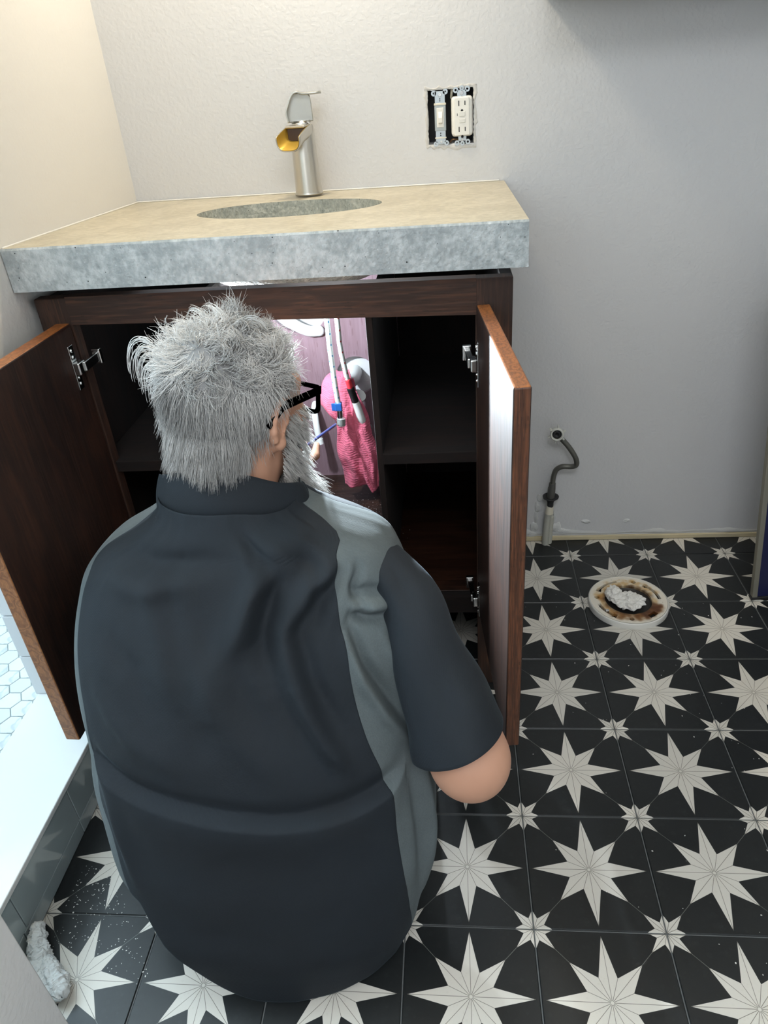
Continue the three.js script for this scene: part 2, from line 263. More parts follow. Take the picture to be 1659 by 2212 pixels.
// back wall with the ragged opening for the two devices
const OX = -0.301, OY = 1.077;
{
  const s = new THREE.Shape(); s.moveTo(-2.2, -0.16); s.lineTo(XR + 0.1, -0.16); s.lineTo(XR + 0.1, 2.4); s.lineTo(-2.2, 2.4); s.closePath();
  const h = new THREE.Path(), P = [], q = mulberry(5), W = 0.0485, H = 0.0515;
  const side = (ax, ay, bx, by) => { for (let i = 0; i < 9; i++) { const t = i / 9, e = i === 0 ? 0.003 : 0; P.push([lerp(ax, bx, t) + (q() - 0.5) * 0.004 + (ax < bx ? e : -e) * 0, lerp(ay, by, t) + (q() - 0.5) * 0.004]); } };
  side(-W, -H, -W, H); side(-W, H, W, H); side(W, H, W, -H); side(W, -H, -W, -H);
  P.forEach((p, i) => (i ? h.lineTo(OX + p[0], OY + p[1]) : h.moveTo(OX + p[0], OY + p[1]))); h.closePath(); s.holes.push(h);
  const g = boxUV(new THREE.ExtrudeGeometry(s, { depth: 0.12, bevelEnabled: false })); g.translate(0, 0, ZW - 0.12);
  const wb = struct('wall_back', g, M_wall);
  // torn paper and plaster lip around the opening, children of the wall
  const lipStrip = (A, B, out, wide, sd) => gridGeo(60, 6, (u, v) => { const n = noise2(u * 14, sd, 0, sd), n2 = noise2(u * 40 + 5, sd, 0, sd + 1), w = wide * (0.35 + 0.9 * n + 0.3 * (n2 - 0.5)), k = -0.0022 * n2 + v * w, x = lerp(A[0], B[0], u) + out[0] * k, y = lerp(A[1], B[1], u) + out[1] * k; return [x, y, ZW + 0.0001 + 0.0013 * Math.sin(Math.PI * v) * (0.3 + n2) + (v === 1 ? -0.0004 : 0), u, v * 0.1]; });
  const lm = mesh('plaster_lip', [lipStrip([OX - W - 0.005, OY + H], [OX + W + 0.007, OY + H], [0, 1], 0.009, 3), lipStrip([OX + W + 0.004, OY - H - 0.004], [OX - W - 0.004, OY - H], [0, -1], 0.01, 4), lipStrip([OX - W, OY - H - 0.004], [OX - W, OY + H + 0.004], [-1, 0], 0.008, 5), lipStrip([OX + W, OY + H + 0.004], [OX + W, OY - H], [1, 0], 0.009, 6)].map((g) => g), (() => { const m = paint(0.72, 0.71, 0.68, 6); m.side = THREE.DoubleSide; return m; })(), wb); lm.userData.kind = 'structure';
  // torn skim-coat edge along the floor and around the supply stub
  const skim = [];
  const blob = (x, y, z, sx, sy, sz, sd) => { const e = new THREE.IcosahedronGeometry(1, 2), p = e.attributes.position; for (let v = 0; v < p.count; v++) { const f = 0.65 + 0.7 * noise3(p.getX(v) * 1.7 + sd, p.getY(v) * 1.7 + sd * 2, p.getZ(v) * 1.7, 9); p.setXYZ(v, p.getX(v) * f, p.getY(v) * f, p.getZ(v) * f); } e.computeVertexNormals(); e.scale(sx, sy, sz); e.translate(x, y, z); skim.push(boxUV(e)); };
  skim.push(gridGeo(240, 8, (u, v) => { const x = lerp(-0.12, XR - 0.01, u), n = noise2(x * 16, 3, 0, 3), n2 = noise2(x * 55, 7, 0, 4), w = 0.004 + 0.014 * n + 0.005 * n2; return [x, 0.0125 + 0.006 * noise2(x * 11, 2, 0, 8) + v * w, ZW + 0.0002 + (0.0012 + 0.0045 * n2 * n) * Math.sin(Math.PI * Math.pow(v, 0.7)) - (v === 1 ? 0.0005 : 0), x, v * 0.1]; }));
  for (const [x, y, a, b] of [[-0.088, 0.075, 0.006, 0.02], [-0.092, 0.045, 0.012, 0.016], [-0.086, 0.11, 0.007, 0.018], [-0.03, 0.04, 0.012, 0.018], [-0.038, 0.075, 0.004, 0.02], [-0.012, 0.028, 0.022, 0.01], [-0.08, 0.14, 0.008, 0.012], [0.05, 0.06, 0.012, 0.006], [0.16, 0.06, 0.009, 0.005], [-0.1, 0.02, 0.018, 0.012]]) blob(x, y, ZW, a, b, 0.004, x * 90 + y * 50);
  const sk = mesh('torn_plaster', skim, (() => { const m = paint(0.66, 0.67, 0.66, 8); m.side = THREE.DoubleSide; return m; })(), wb); sk.userData.kind = 'structure';
}
struct('trim_1', box(-0.12, 0.0005, ZW - 0.002, XR, 0.0135, ZW + 0.006, 0.002), MS({ color: new THREE.Color().setRGB(0.6, 0.52, 0.34), roughness: 0.7 }));
{ // left wall, ends at the shower; tiled jamb on its end
  const wl = struct('wall_left', box(XL - 0.16, 0, ZW - 0.02, XL + 0.0, 2.4, 0.632, 0.001), M_wallWarm);
  const jm = [0, 1].map((k) => MP({ color: new THREE.Color().setRGB(0.8 - 0.03 * k, 0.83 - 0.03 * k, 0.86 - 0.03 * k), roughness: 0.18 }));
  for (let k = 0; k < 20; k++) { const y0 = 0.128 + k * 0.104; const t = mesh(k ? 'tile_' + String(k).padStart(3, '0') : 'tile', box(XL - 0.158, y0 + 0.001, 0.632, XL - 0.002, y0 + 0.1025, 0.642, 0.0015), jm[k % 2], wl); t.userData.kind = 'structure'; }
}
{ // shower: hex floor, three walls, curb
  const sf = struct('shower_floor', box(-2.2, -0.1, ZW - 0.02, XL - 0.14, 0.036, 1.35, 0), M_hexGrout);
  const R = 0.0245, S = new THREE.Shape(); for (let k = 0; k < 6; k++) { const a = (k * Math.PI) / 3; k ? S.lineTo(Math.cos(a) * R, Math.sin(a) * R) : S.moveTo(R, 0); }
  const hg = new THREE.ExtrudeGeometry(S, { depth: 0.0035, bevelEnabled: true, bevelThickness: 0.0008, bevelSize: 0.0008, bevelSegments: 1 }); hg.rotateX(-Math.PI / 2);
  const dx = 1.5 * (R + 0.0022), dz = Math.sqrt(3) * (R + 0.0022); let n = 0; const rest = [];
  for (let i = 0; i < 26; i++) for (let j = 0; j < 32; j++) {
    const x = XL - 0.165 - i * dx, z = ZW + 0.03 + (j + (i % 2) * 0.5) * dz; if (z > 1.3 || x < -2.05 || Math.hypot(x + 1.36, z - 0.83) < 0.078) continue;
    const near = x > -1.62 && z > 0.1 && z < 0.9 - (x + 1.2) * -0.3;
    if (near && n < 290) { const m = mesh(n ? 'tile_' + String(n).padStart(3, '0') : 'tile', hg, M_marble[Math.floor(rnd() * 4)], sf); m.position.set(x, 0.0352, z); m.userData.kind = 'structure'; n++; } else rest.push(boxUV(hg.clone().translate(x, 0.0352, z)));
  }
  const rm = mesh('hex_tiles', rest, M_marble[1], sf); rm.userData.kind = 'stuff';
  struct('wall_shower_far', box(-2.2, 0, ZW - 0.02, -2.1, 0.95, 1.35, 0), M_whiteTile);
  struct('wall_shower_top', [box(-2.2, 1.95, ZW - 0.02, -2.1, 2.4, 1.35, 0), box(-2.2, 0.95, ZW - 0.02, -2.1, 1.95, 0.16, 0), box(-2.2, 0.95, 1.08, -2.1, 1.95, 1.35, 0)], M_whiteTile);
  const w1 = struct('window_1', box(-2.14, 0.95, 0.16, -2.13, 1.95, 1.08, 0), MS({ color: 0xffffff, emissive: new THREE.Color(0.66, 0.86, 1.0), emissiveIntensity: 0.8, roughness: 0.6 }));
  const wf = mesh('window_frame', [box(-2.15, 0.95, 0.16, -2.1, 0.985, 1.08), box(-2.15, 1.915, 0.16, -2.1, 1.95, 1.08), box(-2.15, 0.95, 0.16, -2.1, 1.95, 0.195), box(-2.15, 0.95, 1.045, -2.1, 1.95, 1.08)], M_whitePlastic, w1); wf.userData.kind = 'structure';
  const cb = struct('shower_curb', box(XL - 0.146, 0, 0.643, XL + 0.0, 0.1205, 1.2, 0), M_grout);
  mesh('curb_cap', box(XL - 0.152, 0.1205, 0.643, XL + 0.0105, 0.132, 1.2, 0.002), M_quartz, cb).userData.kind = 'structure';
  // tiled face: tall row above a narrow bottom row, reflecting the floor
  const face = (z0, z1, y0, y1, k) => { const g = box(XL + 0.0, y0, z0, XL + 0.0075, y1, z1, 0.0012); const uv = g.attributes.uv, p = g.attributes.position; for (let i = 0; i < uv.count; i++) uv.setXY(i, 0.55 + (p.getY(i) - y0) / TS * 0, 0.3 + (p.getZ(i) - z0) * 0); const m = mesh('tile', g, k, cb); m.userData.kind = 'structure'; return m; };
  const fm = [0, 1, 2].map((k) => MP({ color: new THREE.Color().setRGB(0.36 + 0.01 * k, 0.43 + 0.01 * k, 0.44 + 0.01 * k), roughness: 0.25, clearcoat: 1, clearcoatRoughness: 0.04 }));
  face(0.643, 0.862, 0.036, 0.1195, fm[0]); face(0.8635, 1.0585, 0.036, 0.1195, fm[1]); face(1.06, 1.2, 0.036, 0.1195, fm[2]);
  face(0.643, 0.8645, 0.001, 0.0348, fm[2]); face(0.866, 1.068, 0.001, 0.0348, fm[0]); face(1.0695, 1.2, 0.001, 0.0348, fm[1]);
}
// wall with the doorway the picture is taken through, hall behind, right wall, ceiling
struct('wall_front', [box(-2.2, 0, 1.2, -0.868, 2.4, 1.32, 0.003), box(0.42, 0, 1.2, XR + 0.1, 2.4, 1.32, 0.003), box(-0.868, 2.08, 1.2, 0.42, 2.4, 1.32, 0.003)], paint(0.87, 0.87, 0.86));
struct('wall_right', box(XR, -0.16, ZW - 0.12, XR + 0.1, 2.4, 3.0, 0), M_wall);
struct('wall_hall', [box(-1.5, -0.16, 3.0, XR + 0.1, 2.4, 3.1, 0), box(-1.5, -0.16, 1.32, -1.4, 2.4, 3.0, 0)], M_wall);
struct('ceiling', box(-2.2, 2.4, ZW - 0.12, XR + 0.1, 2.5, 3.1, 0), M_ceiling);
struct('floor_hall', box(-1.4, -0.16, 1.32, XL - 0.18, -0.001, 3.0, 0), M_grout);
{ // hall and bathroom ceiling panels, vanity lamp over the sink, added hall window pane
  const p = thing('ceiling_light', 'square flush white ceiling light in the hall behind the doorway', 'ceiling light', [-0.25, 2.4, 2.35]);
  mesh('diffuser', box(-0.45, -0.02, -0.45, 0.45, -0.003, 0.45, 0.004), MS({ color: 0xffffff, emissive: new THREE.Color(0.9, 0.96, 1), emissiveIntensity: 1 }), p);
  mesh('frame', box(-0.48, -0.012, -0.48, 0.48, 0, 0.48, 0.003), M_whitePlastic, p);
  const p3 = thing('ceiling_light', 'cool white recessed ceiling light above the shower floor', 'ceiling light', [-1.62, 2.4, 0.62]);
  mesh('diffuser', box(-0.3, -0.022, -0.4, 0.3, -0.003, 0.4, 0.004), MS({ color: 0xffffff, emissive: new THREE.Color(0.76, 0.93, 1), emissiveIntensity: 1 }), p3);
  mesh('frame', box(-0.33, -0.012, -0.43, 0.33, 0, 0.43, 0.003), M_whitePlastic, p3);
  const p2 = thing('ceiling_light', 'small square ceiling light over the right side of the bathroom floor', 'ceiling light', [0.25, 2.4, 0.75]);
  mesh('diffuser', box(-0.25, -0.02, -0.25, 0.25, -0.003, 0.25, 0.004), MS({ color: 0xffffff, emissive: new THREE.Color(1, 0.93, 0.8), emissiveIntensity: 1 }), p2);
  mesh('frame', box(-0.28, -0.012, -0.28, 0.28, 0, 0.28, 0.003), M_whitePlastic, p2);
  const hw = struct('added_window_2', box(-1.3, 0.75, 2.99, -0.4, 1.95, 2.999, 0), MS({ color: 0xffffff, emissive: new THREE.Color(0.8, 0.9, 1.0), emissiveIntensity: 0.8 }));  // unseen glowing pane, added to go with the cool hall fill
  mesh('window_frame', [box(-1.34, 0.71, 2.98, -0.36, 0.75, 3.0), box(-1.34, 1.95, 2.98, -0.36, 1.99, 3.0), box(-1.34, 0.71, 2.98, -1.3, 1.99, 3.0), box(-0.4, 0.71, 2.98, -0.36, 1.99, 3.0)], M_whitePlastic, hw).userData.kind = 'structure';
  const s = thing('wall_lamp', 'globe wall lamp with a metal arm above the concrete sink', 'lamp', [-0.54, 1.8, ZW]);
  mesh('wall_plate', place(new THREE.CylinderGeometry(0.05, 0.055, 0.015, 32), [0, 0, 0.0075], [0, 0, 1]), M_nickel, s);
  mesh('arm', tube([[0, 0, 0.015], [0, 0.0, 0.08], [0, -0.02, 0.13]], 0.008, 20, 10), M_nickel, s);
  mesh('globe', new THREE.SphereGeometry(0.05, 32, 20).translate(0, -0.06, 0.14), MS({ color: 0xffffff, emissive: new THREE.Color(1, 0.78, 0.45), emissiveIntensity: 3, roughness: 0.5 }), s);
  const l = new THREE.PointLight(new THREE.Color(1.0, 0.86, 0.66), 1.22, 0, 2); l.position.set(-0.54, 1.74, ZW + 0.14); l.castShadow = true; l.shadow.radius = 2; scene.add(l);
}
// ---------------------------------------------------------------- vanity cabinet
function part(name, geo, mat, parent, label) {                    // geometry in world axes, re-based to its parent thing
  const g = Array.isArray(geo) ? mergeAll(geo) : geo, P = V(0, 0, 0); for (let o = parent; o && o !== scene; o = o.parent) P.add(o.position);
  g.translate(-P.x, -P.y, -P.z); return mesh(name, g, mat, parent, label);
}
const cab = thing('vanity_cabinet', 'dark-stained wooden vanity cabinet under the concrete counter, both doors swung open', 'cabinet', [-0.608, 0, 0.2]);
{
  const C = cab;
  part('stile', box(-1.008, 0, 0.455, -0.952, 0.884, 0.48, 0.002, 'y'), M_frame, C);
  part('stile', box(-0.27, 0, 0.455, -0.211, 0.879, 0.48, 0.002, 'y', [0.3, 0]), M_frame, C);
  part('top_rail', hexa([[-0.953, 0.8385, 0.48], [-0.269, 0.821, 0.48], [-0.269, 0.821, 0.456], [-0.953, 0.8385, 0.456], [-0.953, 0.8855, 0.48], [-0.269, 0.8795, 0.48], [-0.269, 0.8795, 0.456], [-0.953, 0.8855, 0.456]], 'x'), M_frame, C);
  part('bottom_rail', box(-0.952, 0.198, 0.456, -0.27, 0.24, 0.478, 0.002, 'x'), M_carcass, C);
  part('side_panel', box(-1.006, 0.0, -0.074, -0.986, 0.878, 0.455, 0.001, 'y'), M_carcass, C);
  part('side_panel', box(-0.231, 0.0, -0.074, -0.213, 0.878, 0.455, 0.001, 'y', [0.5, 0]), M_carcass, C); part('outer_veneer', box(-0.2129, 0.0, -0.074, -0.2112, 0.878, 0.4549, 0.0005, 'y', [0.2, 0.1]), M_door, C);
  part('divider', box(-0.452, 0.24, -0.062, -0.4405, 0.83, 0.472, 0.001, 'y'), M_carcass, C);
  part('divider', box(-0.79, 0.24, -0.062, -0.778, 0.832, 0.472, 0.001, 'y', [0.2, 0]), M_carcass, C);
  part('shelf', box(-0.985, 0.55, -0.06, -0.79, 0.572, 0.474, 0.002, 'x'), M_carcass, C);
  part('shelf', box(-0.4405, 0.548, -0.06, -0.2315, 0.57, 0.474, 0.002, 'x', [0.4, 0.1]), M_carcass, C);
  part('bottom_panel', box(-0.986, 0.222, -0.074, -0.231, 0.24, 0.456, 0.001, 'x', [0.1, 0.3]), wood([0.55, 0.5, 0.5], 1.8, 0.4, 0.9), C);
  // back panel: round hole for the drain, round-cornered notch at the top
  const s = new THREE.Shape(); s.moveTo(-0.7905, 0.24); s.lineTo(-0.44, 0.24); s.lineTo(-0.44, 0.87); s.lineTo(-0.608, 0.87); s.lineTo(-0.612, 0.685); s.quadraticCurveTo(-0.617, 0.652, -0.65, 0.637); s.quadraticCurveTo(-0.7, 0.63, -0.735, 0.668); s.quadraticCurveTo(-0.765, 0.7, -0.775, 0.87); s.lineTo(-0.7905, 0.87); s.closePath();
  part('back_panel', box(-0.986, 0.24, -0.073, -0.7915, 0.87, -0.062, 0, 'y'), M_carcass, C); part('back_panel', box(-0.439, 0.24, -0.073, -0.231, 0.87, -0.062, 0, 'y'), M_carcass, C);  // side bays get near-black panels, their shade held in the colour
  const hole = new THREE.Path(); hole.absarc(-0.551, 0.522, 0.05, 0, Math.PI * 2, true); s.holes.push(hole);
  const bg = new THREE.ExtrudeGeometry(s, { depth: 0.011, bevelEnabled: false, curveSegments: 40 }); bg.translate(0, 0, -0.073); part('back_panel', boxUV(bg, 'y'), M_mahog, C, 'reddish brown back panel');
  // doors
  const hinge = (d, sx) => {                                     // sx: +1 inner face looks to +x
    const h = [box(0, 0.735, 0.018, sx * 0.0025, 0.812, 0.034, 0.001), box(sx * 0.0025, 0.762, 0.012, sx * 0.014, 0.784, 0.036, 0.003), box(sx * 0.006, 0.764, -0.03, sx * 0.017, 0.781, 0.02, 0.002), box(sx * 0.004, 0.759, -0.04, sx * 0.02, 0.786, -0.031, 0.002)];
    for (const y of [0.745, 0.756, 0.792, 0.803]) h.push(place(new THREE.CylinderGeometry(0.0028, 0.0034, 0.0022, 12), [sx * 0.0032, y, 0.026], [sx, 0, 0]));
    return h;
  };
  const door = (x0, z0, x1, z1, th, y0, y1, inner, mats) => {
    const w = Math.hypot(x1 - x0, z1 - z0), g = new RoundedBoxGeometry(th, y1 - y0, w, 3, 0.0035); boxUV(g, 'y', [inner * 0.37, 0]); g.translate(-inner * th / 2, (y1 + y0) / 2, w / 2);
    const m = new THREE.Mesh(g, mats); m.name = 'door'; m.castShadow = m.receiveShadow = true; m.position.set(x0 - C.position.x, 0, z0 - C.position.z); m.rotation.y = Math.atan2(x1 - x0, z1 - z0); C.add(m);
    for (const dy of [0, -0.49]) { const h = mesh('hinge', mergeAll(hinge(m, inner)), M_chrome, m, 'steel concealed hinge'); h.position.y = dy + (inner < 0 ? -0.025 : 0); }
    return m;
  };
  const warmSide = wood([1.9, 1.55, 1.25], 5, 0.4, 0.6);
  door(-0.9535, 0.484, -0.963, 0.842, 0.0265, 0.224, 0.8435, 1, [M_door, M_door, M_edgeWarm, M_edgePale, M_edgePale, M_frame]);
  door(-0.2695, 0.484, -0.2385, 0.84, 0.0225, 0.216, 0.8385, -1, [M_door, M_door, M_edgeWarm, M_frame, warmSide, M_frame]);
}
// sanding dust on the bottom panel of the cabinet
{
  const list = [], q = mulberry(91);
  for (let i = 0; i < 420; i++) { const r = 0.0004 + 0.0009 * q() * q(), e = new THREE.TetrahedronGeometry(r); e.rotateY(q() * 6); e.translate(-0.53 + 0.13 * (q() + q() - 1), 0.2408 + r * 0.4, 0.17 + 0.2 * (q() + q() - 1) * 0.8); list.push(boxUV(e)); }
  const m = single('sanding_dust', list, MS({ color: new THREE.Color().setRGB(0.7, 0.7, 0.68), roughness: 0.9 }), 'pale sanding dust scattered on the cabinet bottom under the pink rag', 'dust'); m.userData.kind = 'stuff';
}

// ---------------------------------------------------------------- concrete counter with oval basin
{
  const ct = thing('concrete_countertop', 'thick grey concrete countertop with a cast oval basin on the vanity cabinet', 'countertop', [-0.608, 0.9, 0.2]);
  const BL = [-1.0165, 0.953, -0.079], BR = [-0.1885, 0.947, -0.079], FL = [-1.0185, 0.972, 0.51], FR = [-0.192, 0.967, 0.51], th = 0.068;
  const yAt = (x, z) => { const t = clamp((x + 1.0165) / 0.826), s = clamp((z + 0.079) / 0.589); return lerp(lerp(BL[1], BR[1], t), lerp(FL[1], FR[1], t), s); };
  const ex = -0.613, ez = 0.192, ea = 0.178, eb = 0.122;
  const s = new THREE.Shape(); s.moveTo(BL[0], BL[2]); s.lineTo(BR[0], BR[2]); s.lineTo(FR[0], FR[2] - 0.003); s.lineTo(FL[0], FL[2] - 0.003); s.closePath();
  const h = new THREE.Path(); h.absellipse(ex, ez, ea, eb, 0, Math.PI * 2, true); s.holes.push(h);
  const top = new THREE.ShapeGeometry(s, 64), p = top.attributes.position;
  for (let i = 0; i < p.count; i++) { const x = p.getX(i), z = p.getY(i); p.setXYZ(i, x, yAt(x, z), z); }
  const ix = top.index.array; for (let i = 0; i < ix.length; i += 3) { const a = ix[i + 1]; ix[i + 1] = ix[i + 2]; ix[i + 2] = a; }
  top.computeVertexNormals(); for (let i = 0; i < p.count; i++) top.attributes.uv.setXY(i, p.getZ(i), p.getX(i));
  // chamfer, front, sides, bottom
  const quad = (a, b, c, d) => { const g = new THREE.BufferGeometry(); g.setAttribute('position', new THREE.BufferAttribute(new Float32Array([...a, ...b, ...c, ...a, ...c, ...d]), 3)); g.computeVertexNormals(); return boxUV(g, 'y'); };
  const dn = (q, k) => [q[0], q[1] - k, q[2]], fz = (q, k) => [q[0], q[1], q[2] + k];
  const FLb = [-1.034 + 0.016, 0.904, 0.51], FRb = [-0.191, 0.899, 0.51], BLb = dn(BL, th), BRb = dn(BR, th);
  const body = [quad(fz(FL, -0.003), dn(FL, 0.003), dn(FR, 0.003), fz(FR, -0.003)), quad(dn(FL, 0.003), FLb, FRb, dn(FR, 0.003)), quad(dn(FR, 0.003), FRb, BRb, BR), quad(fz(FR, -0.003), dn(FR, 0.003), BR, BR), quad(BL, BLb, FLb, dn(FL, 0.003)), quad(BR, BRb, BLb, BL)];
  // underside with the basin's outline cut out
  const s2 = new THREE.Shape(); s2.moveTo(BL[0], BL[2]); s2.lineTo(BR[0], BR[2]); s2.lineTo(FR[0], FR[2]); s2.lineTo(FL[0], FL[2]); s2.closePath(); const h2 = new THREE.Path(); h2.absellipse(ex, ez, ea + 0.02, eb + 0.02, 0, Math.PI * 2, true); s2.holes.push(h2);
  const bot = new THREE.ShapeGeometry(s2, 48), bp = bot.attributes.position; for (let i = 0; i < bp.count; i++) { const x = bp.getX(i), z = bp.getY(i); bp.setXYZ(i, x, yAt(x, z) - th, z); } bot.computeVertexNormals(); body.push(boxUV(bot));
  part('slab', body, M_concF, ct); part('lamp_tinted_top', top, M_concT, ct, 'polished top face, warm lamplight put into its buff colour');  // top face: lamp's warm tone is in the colour, front stays grey
  const bowl = (a, b, dep, out) => gridGeo(64, 14, (u, v) => { const t = u * Math.PI * 2, k = Math.cos(v * Math.PI / 2) ** 0.5, x = ex + a * k * Math.cos(t), z = ez + b * k * Math.sin(t), X = ex + a * Math.cos(t), Z = ez + b * Math.sin(t); return [x, yAt(X, Z) - out - dep * Math.sin(v * Math.PI / 2), z, u * 1.0, v * 0.14]; }, true);
  part('basin', [bowl(ea, eb, 0.12, 0), bowl(ea + 0.02, eb + 0.02, 0.075, th - 0.001)], M_concBowl, ct);
  part('drain', [lathe([[0.0, 0], [0.012, 0], [0.013, 0.002], [0.019, 0.004], [0.021, 0.001]], 28).translate(ex, yAt(ex, ez) - 0.1195, ez)], M_chrome, ct);
  const ck = []; // bead of white caulk along the walls
  ck.push(tube([[-1.016, 0.9545, -0.076], [-0.6, 0.9515, -0.078], [-0.2, 0.9485, -0.078]], 0.0016, 60, 6), tube([[-1.0165, 0.9545, -0.075], [-1.0175, 0.963, 0.2], [-1.0185, 0.972, 0.5]], 0.0018, 60, 6));
  part('caulk_bead', ck, M_whitePlastic, ct);
}
// ---------------------------------------------------------------- faucet
{
  const F = thing('faucet', 'brushed nickel waterfall faucet with an open amber spout, standing behind the basin', 'faucet', [-0.606, 0.956, -0.004]);
  F.rotation.y = -0.35;
  mesh('body', lathe([[0, 0], [0.03, 0], [0.0305, 0.003], [0.0285, 0.006], [0.0265, 0.06], [0.0245, 0.12], [0.0235, 0.128], [0, 0.128]], 40), M_nickel, F);
  mesh('neck', lathe([[0, 0.128], [0.0195, 0.128], [0.0195, 0.139], [0, 0.139]], 36), M_chrome, F);
  // lever: drum that sweeps up into a flat tab
  const prof = [[-0.0245, 0.138], [-0.0265, 0.158], [-0.021, 0.17], [-0.014, 0.181], [-0.008, 0.186], [0.016, 0.186], [0.0225, 0.18], [0.0235, 0.165], [0.024, 0.138]];
  const s = new THREE.Shape(); prof.forEach((p, i) => (i ? s.lineTo(p[0], p[1]) : s.moveTo(p[0], p[1])));
  const plug = new THREE.ExtrudeGeometry(s, { depth: 0.02, bevelEnabled: true, bevelThickness: 0.004, bevelSize: 0.0015, bevelSegments: 4 }); plug.translate(0, 0, -0.02);
  const path = curve([[-0.026, 0.137, 0], [-0.0285, 0.157, 0], [-0.0235, 0.1685, 0], [-0.0165, 0.182, 0], [-0.0095, 0.1895, 0], [-0.001, 0.1915, 0], [0.008, 0.1885, 0], [0.02, 0.188, 0], [0.047, 0.1885, 0]]);
  const leaf = shell(gridGeo(24, 60, (u, v) => { const p = path.getPoint(v), k = lerp(0.021, 0.0175, sstep(0.6, 1, v)), e = v > 0.97 ? 0.8 : 1; return [p.x, p.y - 0.0016 * Math.cos((u - 0.5) * 3.1) * sstep(0.4, 0.7, v), (u - 0.5) * 2 * k * e, u, v]; }), 24, 60, 0.0034);
  const lv = mergeAll([plug, leaf]); lv.rotateY(0.5);
  const T_worn = dataTex(256, 256, (u, v) => 0.32 + 0.22 * sstep(0.3, 0.8, fbm2(u * 6, v * 6, 4, 6, 401))); T_worn.repeat.set(14, 14);
  mesh('lever', lv, MS({ color: new THREE.Color().setRGB(0.5, 0.49, 0.44), metalness: 1, roughness: 0.9, roughnessMap: T_worn }), F, 'worn lever');
  // trough spout towards the basin
  const spout = (r, th0, lift) => gridGeo(24, 14, (u, v) => {
    const a = Math.PI * (u - 0.5) * 1.06, w = lerp(0.0235, 0.026, v) - lift, k = Math.sign(Math.sin(a)) * Math.pow(Math.abs(Math.sin(a)), 0.55) * w, d = -Math.pow(Math.max(0, Math.cos(a)), 0.6) * (0.026 - lift);
    const zz = lerp(0.0, 0.062, v) + 0.006 * v * Math.cos(a), yy = 0.132 - 0.006 * v - 0.012 * v * v; return [k, yy + d * 0.95, zz + d * 0.25 * v];
  });
  mesh('spout', shell(spout(0, 0, 0), 24, 14, -0.0022), M_nickel, F);
  mesh('spout_channel', shell(spout(0, 0, 0.0012), 24, 14, -0.0006), MS({ color: new THREE.Color().setRGB(0.72, 0.47, 0.08), metalness: 0.55, roughness: 0.32 }), F, 'amber mineral-stained channel inside the spout, warm reflection put into its colour');  // yellow holds the lamp's warm reflection besides the mineral deposit
  mesh('spout_cover', box(-0.0225, 0.127, 0.005, 0.0225, 0.132, 0.03, 0.002), M_nickel, F);
  mesh('outlet_screen', box(-0.0195, 0.104, 0.0235, 0.0195, 0.127, 0.026, 0.001), MS({ color: new THREE.Color().setRGB(0.05, 0.03, 0.025), roughness: 0.5 }), F);
}
